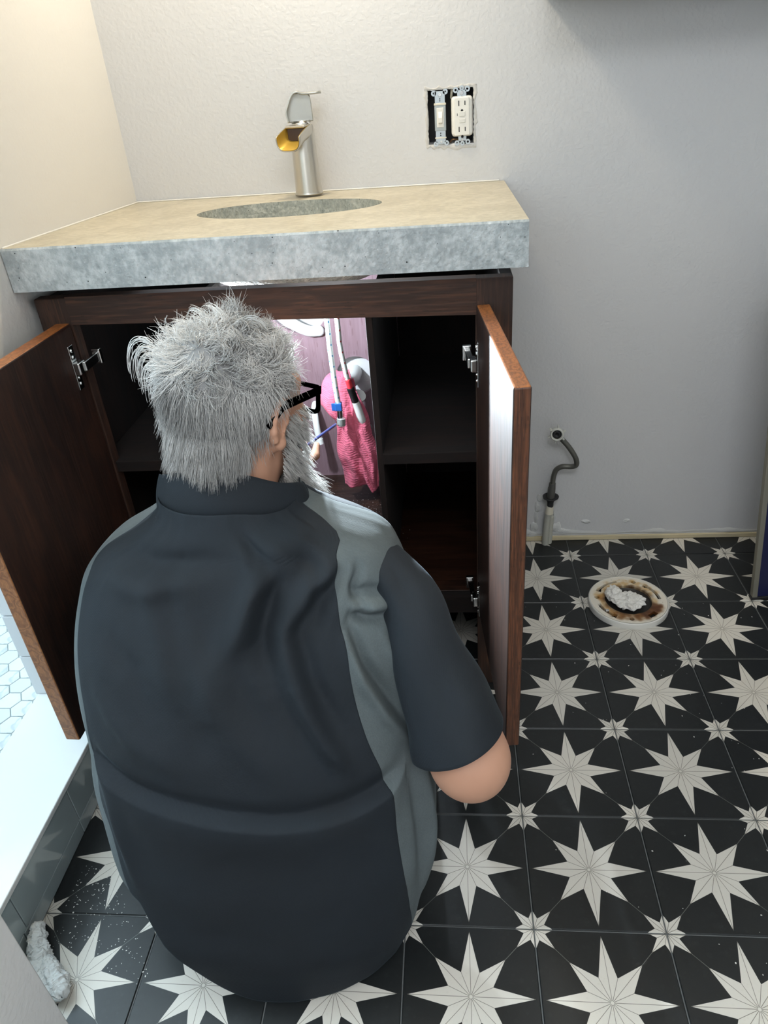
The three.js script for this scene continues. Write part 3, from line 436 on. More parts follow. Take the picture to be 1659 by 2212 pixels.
// ---------------------------------------------------------------- switch and outlet in the open wall box
{
  const z = ZW, B = thing('electrical_box', 'open two-gang electrical box behind the ragged hole in the wall', 'electrical box', [OX, OY, ZW - 0.06]);
  part('shell', [box(OX - 0.052, OY - 0.056, z - 0.075, OX + 0.052, OY + 0.056, z - 0.072, 0), box(OX - 0.0535, OY - 0.056, z - 0.075, OX - 0.052, OY + 0.056, z - 0.013, 0), box(OX + 0.052, OY - 0.056, z - 0.075, OX + 0.0535, OY + 0.056, z - 0.013, 0), box(OX - 0.0535, OY + 0.056, z - 0.075, OX + 0.0535, OY + 0.0575, z - 0.013, 0), box(OX - 0.0535, OY - 0.0575, z - 0.075, OX + 0.0535, OY - 0.056, z - 0.013, 0)], M_black, B);
  part('wire', tube([[OX + 0.003, OY + 0.055, z - 0.02], [OX + 0.006, OY + 0.02, z - 0.03], [OX + 0.0, OY - 0.012, z - 0.025], [OX + 0.008, OY - 0.04, z - 0.03]], 0.0017, 30, 8), M_black, B);
  part('wire', tube([[OX + 0.004, OY + 0.054, z - 0.02], [OX + 0.003, OY + 0.045, z - 0.012], [OX + 0.002, OY + 0.034, z - 0.02]], 0.0026, 20, 8), M_ivory, B);
  part('wire', tube([[OX - 0.002, OY - 0.05, z - 0.03], [OX + 0.004, OY - 0.044, z - 0.014], [OX + 0.016, OY - 0.046, z - 0.02]], 0.0018, 20, 8), MS({ color: new THREE.Color().setRGB(0.45, 0.25, 0.12), metalness: 0.6, roughness: 0.4 }), B);
  const ring = (x, y, zz, r, ri) => { const s = new THREE.Shape(); s.absarc(0, 0, r, 0, Math.PI * 2, false); const h = new THREE.Path(); h.absarc(0, 0, ri, 0, Math.PI * 2, true); s.holes.push(h); const g = new THREE.ExtrudeGeometry(s, { depth: 0.0014, bevelEnabled: false, curveSegments: 18 }); g.translate(x, y, zz); return boxUV(g); };
  const screw = (x, y, zz, r) => [place(new THREE.CylinderGeometry(r * 0.8, r, 0.002, 16), [x, y, zz], [0, 0, 1]), box(x - r * 0.7, y - 0.0004, zz + 0.0008, x + r * 0.7, y + 0.0004, zz + 0.0013, 0), box(x - 0.0004, y - r * 0.7, zz + 0.0008, x + 0.0004, y + r * 0.7, zz + 0.0013, 0)];
  const sx = OX - 0.022, f = z + 0.0022;
  const S = thing('light_switch', 'bare toggle light switch on a zinc strap, left device in the wall hole', 'light switch', [sx, OY, z - 0.03]);
  part('strap', [box(sx - 0.0105, OY - 0.047, f - 0.002, sx + 0.0105, OY + 0.048, f - 0.0004, 0.0004), ring(sx - 0.0125, OY + 0.0445, f - 0.0018, 0.0052, 0.0019), ring(sx + 0.0115, OY + 0.0465, f - 0.0018, 0.0052, 0.0019), ring(sx - 0.0105, OY - 0.0495, f - 0.0018, 0.005, 0.0019), ring(sx + 0.012, OY - 0.0485, f - 0.0018, 0.005, 0.0019), box(sx - 0.012, OY + 0.041, f - 0.0018, sx + 0.012, OY + 0.046, f - 0.0005, 0.0004), box(sx - 0.011, OY - 0.05, f - 0.0018, sx + 0.011, OY - 0.045, f - 0.0005, 0.0004)], M_zinc, S);
  part('yoke', [box(sx - 0.0118, OY - 0.025, f - 0.02, sx + 0.0118, OY + 0.022, f + 0.0006, 0.001)], MS({ color: new THREE.Color().setRGB(0.42, 0.46, 0.47), metalness: 0.5, roughness: 0.5 }), S);
  part('yoke_band', box(sx - 0.0125, OY + 0.0225, f - 0.01, sx + 0.0125, OY + 0.0262, f + 0.001, 0.0005), M_ivory, S); part('yoke_band', box(sx - 0.012, OY - 0.0395, f - 0.004, sx + 0.012, OY - 0.0372, f + 0.0006, 0.0004), M_ivory, S);
  part('bezel', [box(sx - 0.0075, OY - 0.0185, f, sx + 0.0075, OY + 0.018, f + 0.0022, 0.001)], M_whitePlastic, S);
  part('toggle', [hexa([[sx - 0.0042, OY - 0.012, f + 0.002], [sx + 0.0042, OY - 0.012, f + 0.002], [sx + 0.0042, OY + 0.011, f + 0.002], [sx - 0.0042, OY + 0.011, f + 0.002], [sx - 0.0036, OY - 0.009, f + 0.0105], [sx + 0.0036, OY - 0.009, f + 0.0105], [sx + 0.0036, OY - 0.0005, f + 0.0105], [sx - 0.0036, OY - 0.0005, f + 0.0105]])], M_whitePlastic, S);
  part('screw', screw(sx, OY + 0.0415, f + 0.0006, 0.004), M_chrome, S); part('screw', screw(sx + 0.001, OY - 0.0455, f + 0.0006, 0.0028), M_chrome, S);
  for (const y of [0.034, 0.0305, -0.0295, -0.0335]) part('strap_hole', place(new THREE.CylinderGeometry(0.0013, 0.0013, 0.0008, 10), [sx, OY + y, f], [0, 0, 1]), M_black, S);
  const ox = OX + 0.0235, R = thing('power_outlet', 'white ground fault power outlet without cover plate, right device in the wall hole', 'power outlet', [ox, OY, z - 0.03]);
  part('strap', [box(ox - 0.0095, OY + 0.03, f - 0.0018, ox + 0.0095, OY + 0.047, f - 0.0004, 0.0004), box(ox - 0.0085, OY - 0.047, f - 0.0018, ox + 0.0085, OY - 0.03, f - 0.0004, 0.0004), ring(ox - 0.0125, OY + 0.0475, f - 0.0018, 0.0054, 0.0022), ring(ox + 0.0115, OY + 0.0485, f - 0.0018, 0.0054, 0.0022), ring(ox, OY + 0.0505, f - 0.0018, 0.0046, 0.0014), ring(ox - 0.0115, OY - 0.0505, f - 0.0018, 0.0052, 0.0022), ring(ox + 0.0115, OY - 0.0492, f - 0.0018, 0.0052, 0.0022), ring(ox, OY - 0.0515, f - 0.0018, 0.0046, 0.0014)], M_zinc, R);
  part('screw', screw(ox, OY + 0.0415, f + 0.0008, 0.0042), M_chrome, R); part('screw', screw(ox, OY - 0.0445, f + 0.0008, 0.0028), M_chrome, R);
  part('body', box(ox - 0.0225, OY - 0.0385, f - 0.024, ox + 0.0225, OY + 0.0365, f + 0.004, 0.0075), M_whitePlastic, R);
  part('face', box(ox - 0.0165, OY - 0.0365, f + 0.002, ox + 0.0155, OY + 0.0345, f + 0.0058, 0.002), M_whitePlastic, R);
  const sl = { push: (...g) => part('slot', g, M_black, R) }, ff = f + 0.0055; for (const y of [0.0235, -0.0245]) { sl.push(box(ox - 0.0075, OY + y - 0.0048, ff, ox - 0.0055, OY + y + 0.0048, ff + 0.0006, 0)); sl.push(box(ox + 0.0052, OY + y - 0.004, ff, ox + 0.0072, OY + y + 0.004, ff + 0.0006, 0)); const g = new THREE.CylinderGeometry(0.0026, 0.0026, 0.0008, 16, 1, false); sl.push(place(g, [ox, OY + y - 0.0135, ff + 0.0002], [0, 0, 1]), box(ox - 0.0026, OY + y - 0.0158, ff, ox + 0.0026, OY + y - 0.0135, ff + 0.0006, 0)); }
  sl.push(box(ox - 0.0105, OY + 0.0005, ff, ox - 0.0092, OY + 0.0052, ff + 0.0006, 0));
  part('button', box(ox - 0.006, OY - 0.001, ff - 0.001, ox + 0.0065, OY + 0.0088, ff + 0.0016, 0.001), MP({ color: new THREE.Color().setRGB(0.72, 0.72, 0.68), roughness: 0.4 }), R);
  part('button', box(ox - 0.006, OY - 0.0125, ff - 0.001, ox + 0.0065, OY - 0.005, ff + 0.0016, 0.001), MP({ color: new THREE.Color().setRGB(0.72, 0.72, 0.68), roughness: 0.4 }), R);
}
// ---------------------------------------------------------------- plumbing under the sink
const hoseTex = (tick) => canvasTex(64, 512, (g, w, h) => { g.fillStyle = '#dfe8e4'; g.fillRect(0, 0, w, h); g.strokeStyle = 'rgba(130,140,140,0.5)'; g.lineWidth = 1.2; for (let y = -64; y < h + 64; y += 8) { g.beginPath(); g.moveTo(0, y); g.lineTo(w, y + 32); g.stroke(); g.beginPath(); g.moveTo(w, y); g.lineTo(0, y + 32); g.stroke(); } g.fillStyle = tick; for (let k = 0; k < 5; k++) for (let x = 0; x < 4; x++) g.fillRect(4 + x * 16, 20 + k * 102 + (x % 2) * 50, 6, 16); });
{
  const mk = (tick) => { const t = hoseTex(tick); t.repeat.set(1, 8); return MP({ map: t, roughness: 0.45 }); };
  const c = thing('supply_hose', 'white braided supply hose with blue ticks and blue tag, hanging with a hex nut end', 'hose', [-0.575, 0.52, 0.12]);
  part('hose', tube([[-0.6, 0.87, 0.03], [-0.585, 0.76, 0.1], [-0.578, 0.715, 0.12], [-0.578, 0.655, 0.12], [-0.5755, 0.56, 0.12], [-0.5725, 0.508, 0.12]], 0.0062, 70, 14), mk('#3f7fae'), c);
  part('blue_tag', [box(-0.5815, 0.5085, 0.113, -0.5655, 0.5275, 0.1275, 0.002), box(-0.59, 0.508, 0.119, -0.581, 0.526, 0.1225, 0.001)], MS({ color: new THREE.Color().setRGB(0.02, 0.12, 0.42), roughness: 0.4 }), c);
  part('ferrule', place(new THREE.CylinderGeometry(0.0066, 0.0066, 0.022, 20), [-0.5722, 0.497, 0.12], [0.05, 1, 0]), M_chrome, c);
  part('hex_nut', [place(new THREE.CylinderGeometry(0.0112, 0.0112, 0.014, 6), [-0.5712, 0.481, 0.12], [0.05, 1, 0]), place(new THREE.CylinderGeometry(0.0085, 0.0095, 0.004, 20), [-0.5708, 0.4725, 0.12], [0.05, 1, 0])], MS({ color: new THREE.Color().setRGB(0.62, 0.68, 0.66), metalness: 0.6, roughness: 0.3 }), c);
  const h = thing('supply_hose', 'white braided supply hose with red ticks and red band running behind the pink rag', 'hose', [-0.55, 0.56, 0.11]);
  part('hose', tube([[-0.585, 0.87, 0.02], [-0.562, 0.76, 0.1], [-0.5555, 0.715, 0.12], [-0.5555, 0.665, 0.12], [-0.55, 0.605, 0.118], [-0.545, 0.566, 0.112]], 0.0058, 60, 14), mk('#c8474a'), h);
  part('red_band', tube([[-0.5462, 0.578, 0.114], [-0.5425, 0.552, 0.11]], 0.0072, 10, 14), MS({ color: new THREE.Color().setRGB(0.75, 0.05, 0.07), roughness: 0.4 }), h);
  part('black_sleeve', tube([[-0.543, 0.556, 0.11], [-0.536, 0.518, 0.1]], 0.0088, 12, 14), M_black, h);
  part('shutoff', tube([[-0.536, 0.518, 0.1], [-0.524, 0.46, 0.09], [-0.518, 0.43, 0.05]], 0.0095, 24, 16), M_pvc, h);
  const d = thing('drain_pipe', 'white plastic drain elbow coming out of the round hole in the back panel', 'pipe', [-0.565, 0.51, -0.03]);
  part('elbow', tube([[-0.556, 0.527, -0.074], [-0.558, 0.528, -0.02], [-0.566, 0.53, 0.02], [-0.562, 0.505, 0.04], [-0.558, 0.45, 0.04], [-0.555, 0.3, 0.04]], 0.0185, 60, 28), M_pvc, d);
  part('collar', place(new THREE.TorusGeometry(0.0205, 0.0045, 10, 36), [-0.569, 0.525, 0.03], [-0.3, 0.3, 1], [0, 0, 1]), M_pvc, d);
  part('cap_disc', place(new THREE.CylinderGeometry(0.018, 0.018, 0.006, 28), [-0.537, 0.508, 0.04], [0.25, 0.8, 0.5]), M_pvc, d);
  const st = (pts, label) => { const o = thing('pipe_stub', label, 'pipe', [pts[0][0], pts[0][1], pts[0][2]]); part('stub', tube(pts, 0.0085, 24, 16), M_pvc, o); const e = pts[pts.length - 1], b = pts[pts.length - 2]; part('cap', place(new THREE.CylinderGeometry(0.0102, 0.0102, 0.014, 18), e, [e[0] - b[0], e[1] - b[1], e[2] - b[2]]), M_pvc, o); };
  st([[-0.4975, 0.45, -0.0615], [-0.497, 0.448, -0.04], [-0.4965, 0.428, -0.015], [-0.4975, 0.378, -0.01]], 'short white pipe stub on the back panel right of the pink rag');
  st([[-0.665, 0.45, -0.0615], [-0.664, 0.448, -0.04], [-0.66, 0.425, -0.015], [-0.655, 0.37, -0.005]], 'short white pipe stub on the back panel behind the screwdriver');
  // overflow hose showing in the notch at the top of the back panel
  single('overflow_hose', tube([[-0.775, 0.76, -0.055], [-0.735, 0.712, -0.05], [-0.695, 0.668, -0.048], [-0.655, 0.646, -0.048], [-0.63, 0.642, -0.056]], 0.013, 50, 18), M_pvc, 'curved white overflow hose in the notch of the back panel', 'hose');
  // LED work light clipped in the bay, hidden behind the head
  const w = thing('work_light', 'small LED work light clipped under the counter inside the cabinet', 'lamp', [-0.742, 0.776, 0.23]);
  part('housing', [box(-0.77, 0.761, 0.205, -0.742, 0.798, 0.255, 0.004), box(-0.7765, 0.775, 0.215, -0.766, 0.82, 0.245, 0.003)], M_black, w);
  part('lens', place(new THREE.CylinderGeometry(0.016, 0.016, 0.004, 24), [-0.7395, 0.773, 0.23], [1, -0.3, 0.3]), MS({ color: 0xffffff, emissive: new THREE.Color(0.85, 0.93, 1), emissiveIntensity: 4 }), w);
  const l = new THREE.PointLight(new THREE.Color(0.8, 0.9, 1.0), 0.95, 0, 2); l.position.set(-0.722, 0.762, 0.228); l.castShadow = true; l.shadow.radius = 0.6; scene.add(l);
  const b = new THREE.SpotLight(new THREE.Color(0.8, 0.92, 1.0), 14, 0, 0.62, 0.85, 2); b.position.set(-0.72, 0.775, 0.236); b.target.position.set(-0.25, 0.715, 0.73); b.castShadow = true; b.shadow.radius = 0.6; scene.add(b, b.target);
}
// ---------------------------------------------------------------- water supply stub on the wall
{
  const s = thing('supply_line', 'bent grey supply tube with a lugged plastic nut, rising from a stub by the wall', 'pipe', [-0.058, 0, -0.055]);
  const M_tube = MS({ color: new THREE.Color().setRGB(0.18, 0.18, 0.16), metalness: 0.7, roughness: 0.45 });
  part('stub', [tube([[-0.062, 0.002, -0.06], [-0.0605, 0.06, -0.058], [-0.058, 0.105, -0.056]], 0.009, 24, 16), tube([[-0.05, 0.002, -0.066], [-0.049, 0.05, -0.066], [-0.048, 0.085, -0.066]], 0.0075, 20, 12)], MS({ color: new THREE.Color().setRGB(0.5, 0.5, 0.44), roughness: 0.6 }), s);
  part('ferrule', place(new THREE.CylinderGeometry(0.0095, 0.0115, 0.024, 20), [-0.0555, 0.118, -0.054], [0.06, 1, 0]), M_ivory, s);
  part('escutcheon', lathe([[0.0085, 0.018], [0.0085, 0.034], [0.012, 0.044], [0.021, 0.05], [0.0215, 0.053], [0.015, 0.051], [0.006, 0.047]], 30).translate(-0.0545, 0.107, -0.053), M_dark, s);
  part('valve', [place(new THREE.CylinderGeometry(0.0098, 0.0105, 0.03, 20), [-0.0535, 0.172, -0.053], [0.05, 1, 0]), place(new THREE.CylinderGeometry(0.0085, 0.0095, 0.016, 20), [-0.0522, 0.193, -0.053], [0.05, 1, 0])], MS({ color: new THREE.Color().setRGB(0.14, 0.14, 0.13), metalness: 0.5, roughness: 0.5 }), s);
  part('tube', tube([[-0.0518, 0.196, -0.053], [-0.05, 0.222, -0.052], [-0.044, 0.243, -0.05], [-0.03, 0.2535, -0.046], [-0.008, 0.256, -0.04], [0.003, 0.262, -0.036], [0.0025, 0.278, -0.034], [-0.018, 0.315, -0.034], [-0.046, 0.348, -0.036]], 0.0068, 90, 16), M_tube, s);
  const n = [], c = [-0.0515, 0.357, -0.028], ax = V(-0.1, 0.12, 1).normalize();
  const rg = lathe([[0.0115, -0.006], [0.0165, -0.006], [0.0172, 0.002], [0.0165, 0.009], [0.0125, 0.0095], [0.0115, 0.004], [0.0115, -0.006]], 36); n.push(place(rg, c, ax.toArray()));
  for (let k = 0; k < 6; k++) { const a = k * 1.047 + 0.3, b = box(0.0155, -0.006, -0.0016, 0.0235, 0.006, 0.0016, 0.0008); b.rotateY(a); n.push(place(b, c, ax.toArray())); }
  part('nut', n, MP({ color: new THREE.Color().setRGB(0.62, 0.63, 0.58), roughness: 0.4 }), s);
  part('washer', place(lathe([[0.003, 0.003], [0.006, 0.0055], [0.0118, 0.004], [0.0118, -0.004], [0, -0.004]], 24), c, ax.toArray()), M_black, s);
}
// ---------------------------------------------------------------- toilet flange with a rag stuffed in
{
  const f = thing('toilet_flange', 'round white plastic toilet flange stained brown, bolted to the star tile floor', 'toilet flange', [0.108, 0, 0.212]);
  const T = canvasTex(1024, 1024, (g, w) => {
    g.fillStyle = '#e4ded0'; g.fillRect(0, 0, w, w); const q = mulberry(515), m = w / 2;
    const st = (a0, a1, r0, r1, n, col, al) => { for (let i = 0; i < n; i++) { const a = lerp(a0, a1, q()), r = lerp(r0, r1, q()) * m, x = m + Math.cos(a) * r, y = m + Math.sin(a) * r, R = 14 + 46 * q(); const gr = g.createRadialGradient(x, y, 0, x, y, R); gr.addColorStop(0, `rgba(${col},${(al * (0.4 + 0.6 * q())).toFixed(3)})`); gr.addColorStop(1, `rgba(${col},0)`); g.fillStyle = gr; g.fillRect(x - R, y - R, 2 * R, 2 * R); } };
    st(0, 6.28, 0.56, 0.72, 150, '196,150,78', 0.35); st(3.3, 6.0, 0.6, 0.85, 120, '190,140,66', 0.35); st(0.35, 2.3, 0.58, 0.84, 230, '104,58,16', 0.4); st(0.3, 1.2, 0.58, 0.82, 120, '80,40,10', 0.45); st(2.0, 3.4, 0.6, 0.78, 70, '150,96,32', 0.35); st(0, 6.28, 0.54, 0.61, 160, '70,44,20', 0.4);
    for (let i = 0; i < 50; i++) { const a = q() * 6.28, r = (0.58 + 0.3 * q()) * m; g.fillStyle = 'rgba(60,34,10,0.35)'; g.beginPath(); g.arc(m + Math.cos(a) * r, m + Math.sin(a) * r, 1 + 5 * q(), 0, 7); g.fill(); }
  });
  const s = new THREE.Shape(); s.absarc(0, 0, 0.093, 0, Math.PI * 2, false);
  const hole = (fn) => { const h = new THREE.Path(); fn(h); s.holes.push(h); };
  hole((h) => h.absarc(0, 0, 0.0565, 0, Math.PI * 2, true));
  const slot = (a0, a1, a2, r0, r1, w = 0.003) => hole((h) => { const P = [], N = 12, arc = (x, y, r) => { for (let i = 0; i <= N; i++) { const a = lerp(x, y, i / N); P.push([Math.cos(a) * r, Math.sin(a) * r]); } }; arc(a0, a1, r1); if (a2 > a1) { arc(a1 + 0.01, a2, r1 + w); arc(a2, a1 + 0.01, r0 - w); } arc(a1, a0, r0); P.forEach((p, i) => (i ? h.lineTo(...p) : h.moveTo(...p))); h.closePath(); });
  slot(0.0, 0.72, 0.88, 0.07, 0.08); slot(1.75, 2.5, 2.68, 0.07, 0.079); slot(3.3, 4.0, 4.17, 0.07, 0.0795); slot(5.2, 5.55, 5.55, 0.067, 0.081);
  for (const a of [1.2, 3.0, 4.62]) hole((h) => h.absarc(Math.cos(a) * 0.0745, Math.sin(a) * 0.0745, 0.0068, 0, Math.PI * 2, true));
  const g = new THREE.ExtrudeGeometry(s, { depth: 0.007, bevelEnabled: true, bevelThickness: 0.0012, bevelSize: 0.0012, bevelSegments: 2, curveSegments: 64 }); g.rotateX(-Math.PI / 2); g.translate(0, 0.0075, 0);
  { const p = g.attributes.position; const uv = new Float32Array(p.count * 2); for (let i = 0; i < p.count; i++) { uv[i * 2] = 0.5 + p.getX(i) / 0.19; uv[i * 2 + 1] = 0.5 - p.getZ(i) / 0.19; } g.setAttribute('uv', new THREE.BufferAttribute(uv, 2)); }
  mesh('ring', g, MP({ map: T, roughness: 0.4 }), f);
  mesh('rim', lathe([[0.0935, 0.0], [0.0955, 0.0], [0.0955, 0.0135], [0.0935, 0.0162], [0.0915, 0.0165], [0.0915, 0.0]], 72), MP({ color: new THREE.Color().setRGB(0.76, 0.75, 0.7), roughness: 0.4 }), f);
  mesh('underside', lathe([[0.0565, 0.001], [0.092, 0.001], [0.092, 0.0045], [0.0565, 0.0045]], 48), MS({ color: new THREE.Color().setRGB(0.008, 0.007, 0.006), roughness: 0.7 }), f);
  mesh('throat', lathe([[0.0, 0.004], [0.045, 0.004], [0.0545, 0.006], [0.0565, 0.013]], 48), MS({ color: new THREE.Color().setRGB(0.02, 0.018, 0.016), roughness: 0.5 }), f);
  mesh('bolt', [box(-0.0625, 0.0125, 0.04, -0.0545, 0.0185, 0.047, 0.001)], M_chrome, f);
}
function crumple(nu, nv, fn, amp, freq, seed) { const g = gridGeo(nu, nv, (u, v) => { const p = fn(u, v); const n = (k) => { let s = 0, a = 1, fq = freq; for (let i = 0; i < 4; i++) { s += a * Math.abs(noise3(p[0] * fq, p[1] * fq + k, p[2] * fq, seed + i + k * 7) - 0.5) * 2; a *= 0.5; fq *= 2; } return s / 1.9 - 0.4; }; const d = n(0) * amp, o = fn(u, v, true); return [p[0] + o[0] * d + n(1) * amp * 0.3, p[1] + o[1] * d, p[2] + o[2] * d + n(2) * amp * 0.3]; }, true).toNonIndexed(); g.computeVertexNormals(); return g; }
{
  const M_paper = MS({ color: new THREE.Color().setRGB(0.78, 0.77, 0.73), roughness: 0.9 });
  const wad = (c, r, sx, sy, sz, seed, amp) => crumple(52, 30, (u, v, nrm) => { const a = u * 6.2832, b = v * 3.1416, d = [Math.cos(a) * Math.sin(b), Math.cos(b), Math.sin(a) * Math.sin(b)]; return nrm ? d : [c[0] + d[0] * sx * r, c[1] + d[1] * sy * r, c[2] + d[2] * sz * r]; }, amp, 55, seed);
  single('paper_wad', [wad([0.105, 0.019, 0.22], 1, 0.042, 0.013, 0.034, 3, 0.022), wad([0.078, 0.02, 0.198], 1, 0.022, 0.015, 0.032, 8, 0.018)], M_paper, 'crumpled white paper towel stuffed into the toilet flange', 'paper');
  // crumpled tissue strip on the floor beside the curb
  const M_tis = MS({ color: new THREE.Color().setRGB(0.72, 0.74, 0.73), roughness: 0.95 });
  const roll = (pts, r, seed) => { const cv = curve(pts); return gridGeo(72, 130, (u, v) => { const p = cv.getPoint(v), a = u * 6.2832, t = cv.getTangent(v), side = V(-t.z, 0, t.x).normalize(), end = Math.pow(Math.max(0.0005, Math.sin(v * Math.PI)), 0.3);
    const c = Math.cos(a), s = Math.sin(a), rd = (f, g, k) => 1 - Math.abs(2 * noise3(c * f + seed, s * f, v * g + k, seed) - 1); const w = 0.42 * rd(1.2, 5, 0) + 0.28 * rd(2.5, 14, 3) + 0.18 * rd(4, 34, 7) + 0.1 * rd(7, 70, 9), k = r * end * (0.45 + 0.75 * w), sq = 0.85 + 0.3 * (noise3(v * 6, seed, 2, 5) - 0.5);
    return [p.x + side.x * c * k * sq + 0.004 * (rd(2, 9, 11) - 0.5), Math.max(0.001, p.y + s * k * 0.85), p.z + side.z * c * k * sq + 0.004 * (rd(2, 9, 15) - 0.5)]; }, true); };
  single('crumpled_tissue', [roll([[-1.0, 0.035, 1.05], [-0.985, 0.025, 1.085], [-0.965, 0.02, 1.105]], 0.02, 21), roll([[-0.97, 0.02, 1.095], [-0.945, 0.021, 1.12], [-0.915, 0.018, 1.15]], 0.02, 22), roll([[-0.99, 0.02, 1.08], [-0.97, 0.02, 1.12], [-0.94, 0.018, 1.15]], 0.018, 23)], M_tis, 'crumpled white tissue on the floor between curb and doorway wall', 'tissue');
}
// white crumbs on the floor tiles
{
  const list = [], q = mulberry(611), add = (x, z, r) => { const e = new THREE.IcosahedronGeometry(r, 0); e.scale(1 + q(), 0.5, 1); e.rotateY(q() * 6); e.translate(x, r * 0.35, z); list.push(boxUV(e)); };
  for (let i = 0; i < 260; i++) { const t = q(); add(-0.985 + 0.14 * q() * (0.4 + t), 0.93 + 0.19 * t, 0.0004 + 0.0009 * q() * q()); }
  for (let i = 0; i < 130; i++) add(-0.17 + 0.75 * q(), rr(0.15, 1.1), 0.0005 + 0.001 * q() * q());
  for (let i = 0; i < 40; i++) add(0.15 + 0.2 * q(), 1.0 + 0.1 * q(), 0.0006 + 0.0009 * q());
  const m = single('plaster_crumbs', list, MS({ color: new THREE.Color().setRGB(0.75, 0.74, 0.7), roughness: 0.9 }), 'white plaster crumbs scattered over the black star tiles', 'crumbs'); m.userData.kind = 'stuff';
}
// square brass drain in the shower
{
  const d = thing('shower_drain', 'square brass-framed drain in the white hexagon shower floor', 'drain', [-1.315, 0.04, 0.78]); d.rotation.y = 0.0;
  const s = 0.052; mesh('frame', [box(-s, -0.006, -s, s, 0.004, -s + 0.009, 0.001), box(-s, -0.006, s - 0.009, s, 0.004, s, 0.001), box(-s, -0.006, -s, -s + 0.009, 0.004, s, 0.001), box(s - 0.009, -0.006, -s, s, 0.004, s, 0.001)], M_brass, d);
  mesh('recess', box(-s + 0.008, -0.01, -s + 0.008, s - 0.008, -0.003, s - 0.008, 0), M_black, d);
  mesh('grate', [box(-s + 0.014, -0.004, -s + 0.014, s - 0.014, 0.0035, s - 0.014, 0.001)], M_marble[0], d, 'tile insert');
}
// navy panel with a grey edge leaning at the right edge of the picture
{
  const T = canvasTex(256, 1024, (g, w, h) => { g.fillStyle = '#161c45'; g.fillRect(0, 0, w, h); const q = mulberry(808); for (let i = 0; i < 60; i++) { g.fillStyle = `rgba(200,205,220,${0.5 * q()})`; const y = h * q(); g.fillRect(q() * w, y, 1 + 8 * q() * q(), 1 + 4 * q()); } g.fillStyle = '#d9d6dd'; for (const [x, y, r] of [[62, 560, 20], [30, 760, 8], [52, 748, 5]]) { g.beginPath(); g.ellipse(x, y, r, r * 1.3, 0.3, 0, 7); g.fill(); } g.fillStyle = '#a9adc4'; g.fillRect(22, 800, 40, 14); g.fillStyle = '#161c45'; g.fillRect(34, 803, 4, 9); g.fillRect(48, 803, 3, 9); });
  const p = thing('navy_panel', 'navy blue panel with a grey metal edge leaning at the right edge of the photo', 'panel', [0.4, 0, 0.2]);
  mesh('board', (() => { const g = box(0.018, 0.008, -0.012, 0.3, 0.8, 0.0, 0.001); const uv = g.attributes.uv, q = g.attributes.position; for (let i = 0; i < uv.count; i++) uv.setXY(i, (q.getX(i) - 0.018) / 0.2, (q.getY(i)) / 0.8); return g; })(), MP({ map: T, roughness: 0.4 }), p);
  mesh('edge_profile', [box(0.006, 0.008, -0.013, 0.018, 0.8, 0.003, 0.0015, 'y')], MS({ color: new THREE.Color().setRGB(0.24, 0.23, 0.19), metalness: 0.3, roughness: 0.5 }), p);
  mesh('foot', box(0.004, 0, -0.015, 0.3, 0.008, 0.003, 0.002), M_black, p);
  p.rotation.set(-0.07, 0.0, 0.075);
}
// wall cabinet over the flange; only the shadow under it reaches the picture
{
  const w = thing('wall_cabinet', 'wall cabinet hanging above the toilet flange, its underside at the top of the photo', 'cabinet', [0.33, 1.272, ZW]);
  mesh('carcass', box(-0.45, 0, 0.0, 0.44, 0.7, 0.2, 0.003), M_carcass, w); mesh('door', box(-0.445, 0.005, 0.2, -0.005, 0.695, 0.219, 0.003), M_frame, w); mesh('door', box(0.0, 0.005, 0.2, 0.435, 0.695, 0.219, 0.003), M_frame, w);
}
// ---------------------------------------------------------------- the person: kneeling on his heels before the open cabinet, seen from behind
const PP = [-0.62, 0, 0.95];
const man = thing('person', 'grey-haired bearded man in glasses and a navy work shirt, kneeling before the open vanity', 'person', PP);
const inMan = (name, g, mat, parent = man, label) => part(name, g, mat, parent, label);
const lin = (x, X, Yv) => { if (x <= X[0]) return Yv[0]; for (let i = 1; i < X.length; i++) if (x <= X[i]) return lerp(Yv[i - 1], Yv[i], (x - X[i - 1]) / (X[i] - X[i - 1])); return Yv[Yv.length - 1]; };
function pchip(x, X, Yv) { // smooth monotone-ish interpolation
  const n = X.length; if (x <= X[0]) return Yv[0]; if (x >= X[n - 1]) return Yv[n - 1]; let i = 0; while (x > X[i + 1]) i++;
  const d = (k) => (k <= 0 ? (Yv[1] - Yv[0]) / (X[1] - X[0]) : k >= n - 1 ? (Yv[n - 1] - Yv[n - 2]) / (X[n - 1] - X[n - 2]) : (Yv[k + 1] - Yv[k - 1]) / (X[k + 1] - X[k - 1]));
  const h = X[i + 1] - X[i], t = (x - X[i]) / h, t2 = t * t, t3 = t2 * t; return (2 * t3 - 3 * t2 + 1) * Yv[i] + (t3 - 2 * t2 + t) * h * d(i) + (-2 * t3 + 3 * t2) * Yv[i + 1] + (t3 - t2) * h * d(i + 1);
}
const fabricBump = dataTex(512, 512, (u, v) => { const a = Math.sin((u + v) * 6.283 * 64), b = noise2(u * 256, v * 256, 256, 3), c = fbm2(u * 20, v * 20, 3, 20, 5); return 0.45 + 0.06 * a + 0.16 * b + 0.3 * c; });
const fabricCol = (c) => dataTex(512, 512, (u, v) => { const n = fbm2(u * 6, v * 6, 4, 6, 7), f = noise2(u * 400, v * 400, 400, 9), k = 0.86 + 0.2 * n + 0.1 * (f - 0.5); return [c[0] * k, c[1] * k, c[2] * k]; }, true);
